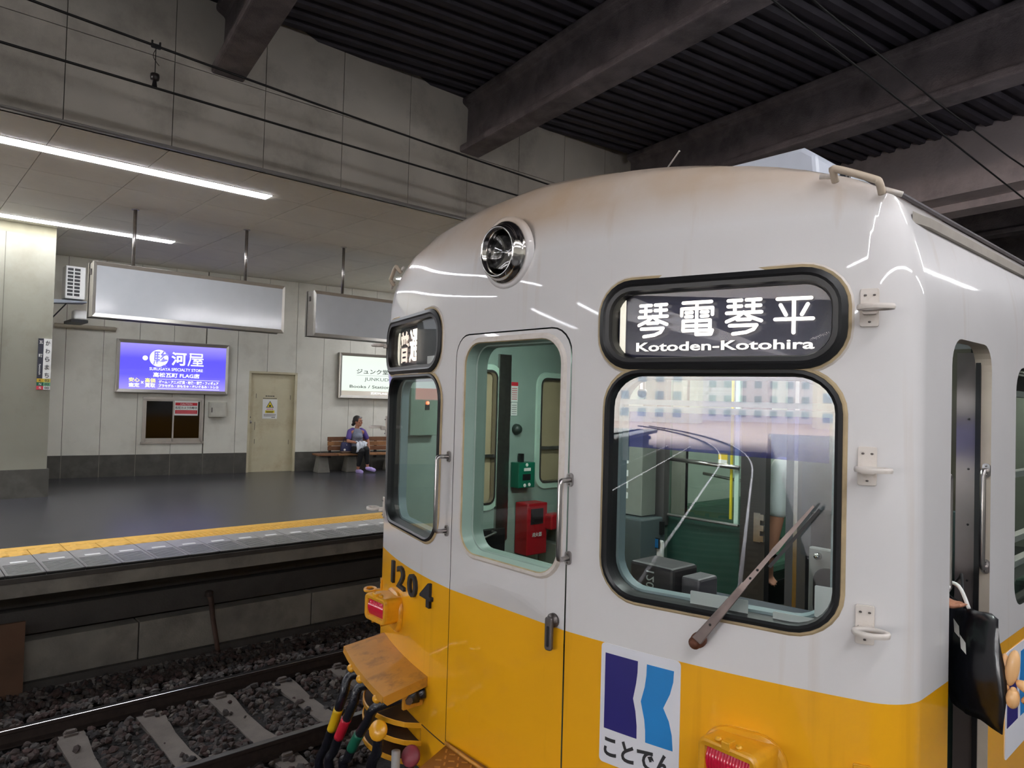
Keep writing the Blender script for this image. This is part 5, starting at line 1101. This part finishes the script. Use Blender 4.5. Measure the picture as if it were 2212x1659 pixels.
blob('hair', [('e', hc(0, .030, .045), (.088, .098, .092), hM), ('e', hc(0, .085, -.01), (.075, .05, .075), hM), ('e', hc(-.01, .115, -.075), (.042, .040, .036), hM), ('e', hc(.066, .02, .03), (.022, .06, .055), hM), ('e', hc(-.066, .02, .03), (.022, .06, .055), hM)], .008, HAIR, pw, 4)
blob('grey_streak', [('c', hc(-.045, -.055, .085), hc(.045, -.055, .085), .02, .02), ('c', hc(.055, -.04, .07), hc(.08, .01, .03), .018, .014)], .007, mat('grey_hair', (140, 138, 136), .6, var=.2, scale=50), pw, 3)
# cloth in her hand, bag beside her
cm_ = MB(); n = 14; rows = []
for j in range(10):
    t = j / 9; rows.append([Vector((-.13 + .24 * i / n - .05 * t + .012 * math.sin(i * 1.7 + j), -.245 - .17 * math.sin(min(1, t * 1.4) * 1.5) + .015 * math.sin(i * 2.1), .69 - .03 * t - .19 * max(0, t - .35) * (1.6 - i / n) + .012 * math.sin(i * 1.3 + 2 * t))) for i in range(n + 1)])
cm_.loft(rows, closed=False)
co = cm_.build('white_cloth', mat('white_cloth', (206, 210, 218), .9, var=.06, scale=30), None, True); so = co.modifiers.new('t', 'SOLIDIFY'); so.thickness = .012; co.location = wloc(2.33, .45, PZ); co.rotation_euler = (0, 0, WRZ); tag(co, 'crumpled white cloth held on the lap of the person on the bench', 'cloth')
hb = thing('handbag', 'navy handbag with white badge standing on the bench beside the seated person', 'bag', wloc(2.06, .47, PZ + .42), WRZ)
MB().loft([[(x * sc, y * sc2, z) for x, y in rrect(-.12, .12, -.055, .055, .03, 3)] for sc, sc2, z in ((.95, 1, 0), (1.05, 1.1, .06), (1.0, .9, .16), (.86, .45, .25))], caps=True).build('bag_body', mat('navy_bag_fabric', (40, 42, 78), .7, var=.1), hb, True)
MB().loft([[(x * sc, y * sc2, z) for x, y in rrect(-.124, .124, -.06, .06, .03, 3)] for sc, sc2, z in ((.93, 1, -.002), (1.04, 1.08, .05))], caps=True).build('bag_bottom', mat('brown_bag_base', (96, 78, 62), .8), hb, True)
MB().lathe([(.001, 0), (.024, .002), (.024, .005), (.001, .006)], (-.05, -.064, .085), (0, -1, 0), 14).build('badge', PAPER, hb); MB().lathe([(.001, 0), (.010, .002), (.001, .004)], (.0, -.047, .19), (0, -1, 0), 10).build('stud', PAPER, hb)
MB().tube(bez([(-.07, 0, .24), (-.05, -.01, .33), (.05, -.01, .33), (.07, 0, .24)], 12), .007, 6).build('bag_handle', MATS['navy_bag_fabric'], hb, True)
# --- crew member behind the partition: one bare arm shows through the gap of the doors
def stand(s0, v0, rz, shirt, trousers, label, armL, armR, scale=1., watch=None, headrot=0.):
    hs, hq, hM = head((0, 0, 1.56), headrot)
    T_ = [('e', (0, 0, .93), (.165, .11, .12)), ('c', (0, 0, .98), (0, .0, 1.30), .125, .14), ('c', (-.12, 0, 1.34), (.12, 0, 1.34), .08, .08), ('c', (0, 0, 1.38), (0, 0, 1.50), .06, .055)]
    legs = []
    for g in (-1, 1): legs += [('c', (g * .09, 0, .88), (g * .095, -.01, .48), .085, .058), ('c', (g * .095, -.01, .48), (g * .095, .02, .09), .055, .04), ('c', (g * .095, .03, .045), (g * .10, -.14, .035), .04, .032)]
    arms = []; sl = []
    for a in (armL, armR):
        a0, a1, a2, dd, sd = a; arms += [('c', a0, a1, .050, .041), ('c', a1, a2, .040, .028)] + hand(a2, dd, sd, 1.05)
        sl += [('c', a0, tuple(Vector(a0).lerp(Vector(a1), .80)), .066, .060)]
    o = blob('person', T_ + legs + arms + hs, .0095, SKIN, None, 4); o.location = (XC + s0, Y0 + v0, 1.10); o.rotation_euler = (0, 0, rz); o.scale = (scale,) * 3; tag(o, label, 'person'); face(o, hq)
    blob('shirt', [('c', (0, 0, .93), (0, 0, 1.10), .150, .145), ('c', (0, 0, 1.05), (0, 0, 1.31), .142, .150), ('c', (-.13, 0, 1.335), (.13, 0, 1.335), .088, .088)] + sl, .011, shirt, o, 4)
    blob('trousers', [('e', (0, 0, .91), (.178, .125, .12))] + [(c[0], c[1], c[2], c[3] + .014, c[4] + .016) for c in legs if c[2][2] > .08], .011, trousers, o, 4)
    for g in (-1, 1): blob('shoe', [('c', (g * .095, .04, .042), (g * .10, -.15, .036), .046, .040)], .009, BLACK, o, 3)
    blob('hair', [('e', hq(0, .025, .05), (.086, .098, .085), hM), ('e', hq(0, .075, .0), (.07, .045, .07), hM)], .009, HAIR, o, 3)
    if watch:
        p, d = Vector(watch[0]), Vector(watch[1]); MB().lathe([(.032, -.010), (.034, -.008), (.034, .008), (.032, .010)], p, d, 16).build('wrist_watch', BLACK, o, True)
    return o
stand(.43, 1.86, 0., mat('white_uniform_shirt', (220, 226, 226), .8, var=.03), mat('dark_uniform_trousers', (36, 38, 46), .8), 'person in white short sleeved shirt standing behind the dark cab door',
      ((.20, 0, 1.37), (.235, .02, 1.09), (.22, -.03, .86), (-.02, -.12, -1), (0, 1, 0)), ((-.215, -.01, 1.37), (-.24, -.02, 1.09), (-.255, -.06, .875), (.02, -.10, -1), (0, 1, 0)), 1., ((-.254, -.055, .895), (-.07, -.18, -1)))
# --- passenger just inside the crew doorway, holding the black bag out of it
stand(1.06, .93, R(90), mat('dark_navy_shirt', (34, 36, 50), .8), mat('black_slacks', (22, 22, 26), .8), 'person in dark clothes just inside the open side door, holding a black bag',
      ((.20, 0, 1.30), (.22, .06, 1.05), (.2, -.02, .84), (0, -.2, -1), (0, 1, 0)), ((-.20, 0, 1.30), (-.21, -.10, 1.08), (-.225, -.235, 1.165), (0, -.75, -.55), (1, 0, 0)), .98)
bgd = thing('tote_bag', 'glossy black tote bag hanging out of the open side door', 'bag', (XC + 1.425, Y0 + .73, 1.872), math.atan2(-.71, .70))
BAGM = mat('glossy_black_bag', (17, 17, 22), .28, var=.3, scale=8, coat=.3, bump=.25, bscale=9); n = 12; rf = []; rbk = []
for j in range(11):
    z = .31 * j / 10; w_ = .172 + .012 * math.sin(j * .5) - .012 * (j / 10); d = .035 * math.sin(math.pi * min(1, .12 + j / 11)) + .006
    rf.append([Vector((-w_ + 2 * w_ * i / n, -d * math.sin(math.pi * (i + .3) / (n + .6)) - .004 * math.sin(i * 1.9 + j * .8), z - .02 * (i / n) * (1 - j / 10) + .010 * math.cos(i * .6))) for i in range(n + 1)]); rbk.append([Vector((p.x, -p.y + .006, p.z)) for p in rf[-1]])
mb = MB().loft([a + b[::-1] for a, b in zip(rf, rbk)], caps=True); mb.build('bag_body', BAGM, bgd, True)
for x, z in ((.015, .245), (.052, .205)): MB().add([(x - .014, -.047, z + .028), (x - .006, -.048, z - .012), (x + .022, -.047, z - .022), (x + .016, -.046, z + .012)], [(0, 1, 2, 3)]).build('white_check', PAPER, bgd)
MB().tube(bez([(-.12, -.01, .305), (-.10, -.02, .36), (-.02, -.02, .37), (.02, -.01, .31)], 14), .006, 8).build('white_strap', PAPER, bgd, True); MB().tube([(-.15, 0, .30), (-.06, .01, .40), (-.02, 0, .30)], .005, 6).build('black_strap', BLACK, bgd, True)
bl = thing('balloon', 'peach twisted balloon flower hanging at the edge of the black bag', 'balloon', (XC + 1.572, Y0 + .625, 2.0))
PEA = mat('peach_balloon', (236, 186, 130), .35, var=.04, coat=.3); Q = Matrix.Rotation(R(25), 3, 'Z')
for nm, c, r_, ry in (('balloon_stem', (-.004, 0, .055), (.018, .018, .055), 8), ('balloon_stem', (-.022, .01, .045), (.015, .015, .045), -6), ('balloon_petal', (.035, 0, .006), (.034, .018, .016), 25), ('balloon_petal', (.045, .005, -.022), (.032, .018, .015), -30), ('balloon_petal', (.0, -.01, -.030), (.018, .018, .030), 5), ('balloon_petal', (-.028, 0, -.006), (.018, .015, .014), 0)):
    MB().ell(c, r_, 14, 10, Matrix.Rotation(R(ry), 3, 'Y')).build(nm, PEA, bl, True)
MB().ell((.002, -.012, -.004), (.009, .009, .009), 10, 6).build('balloon_knot', PEA, bl, True)
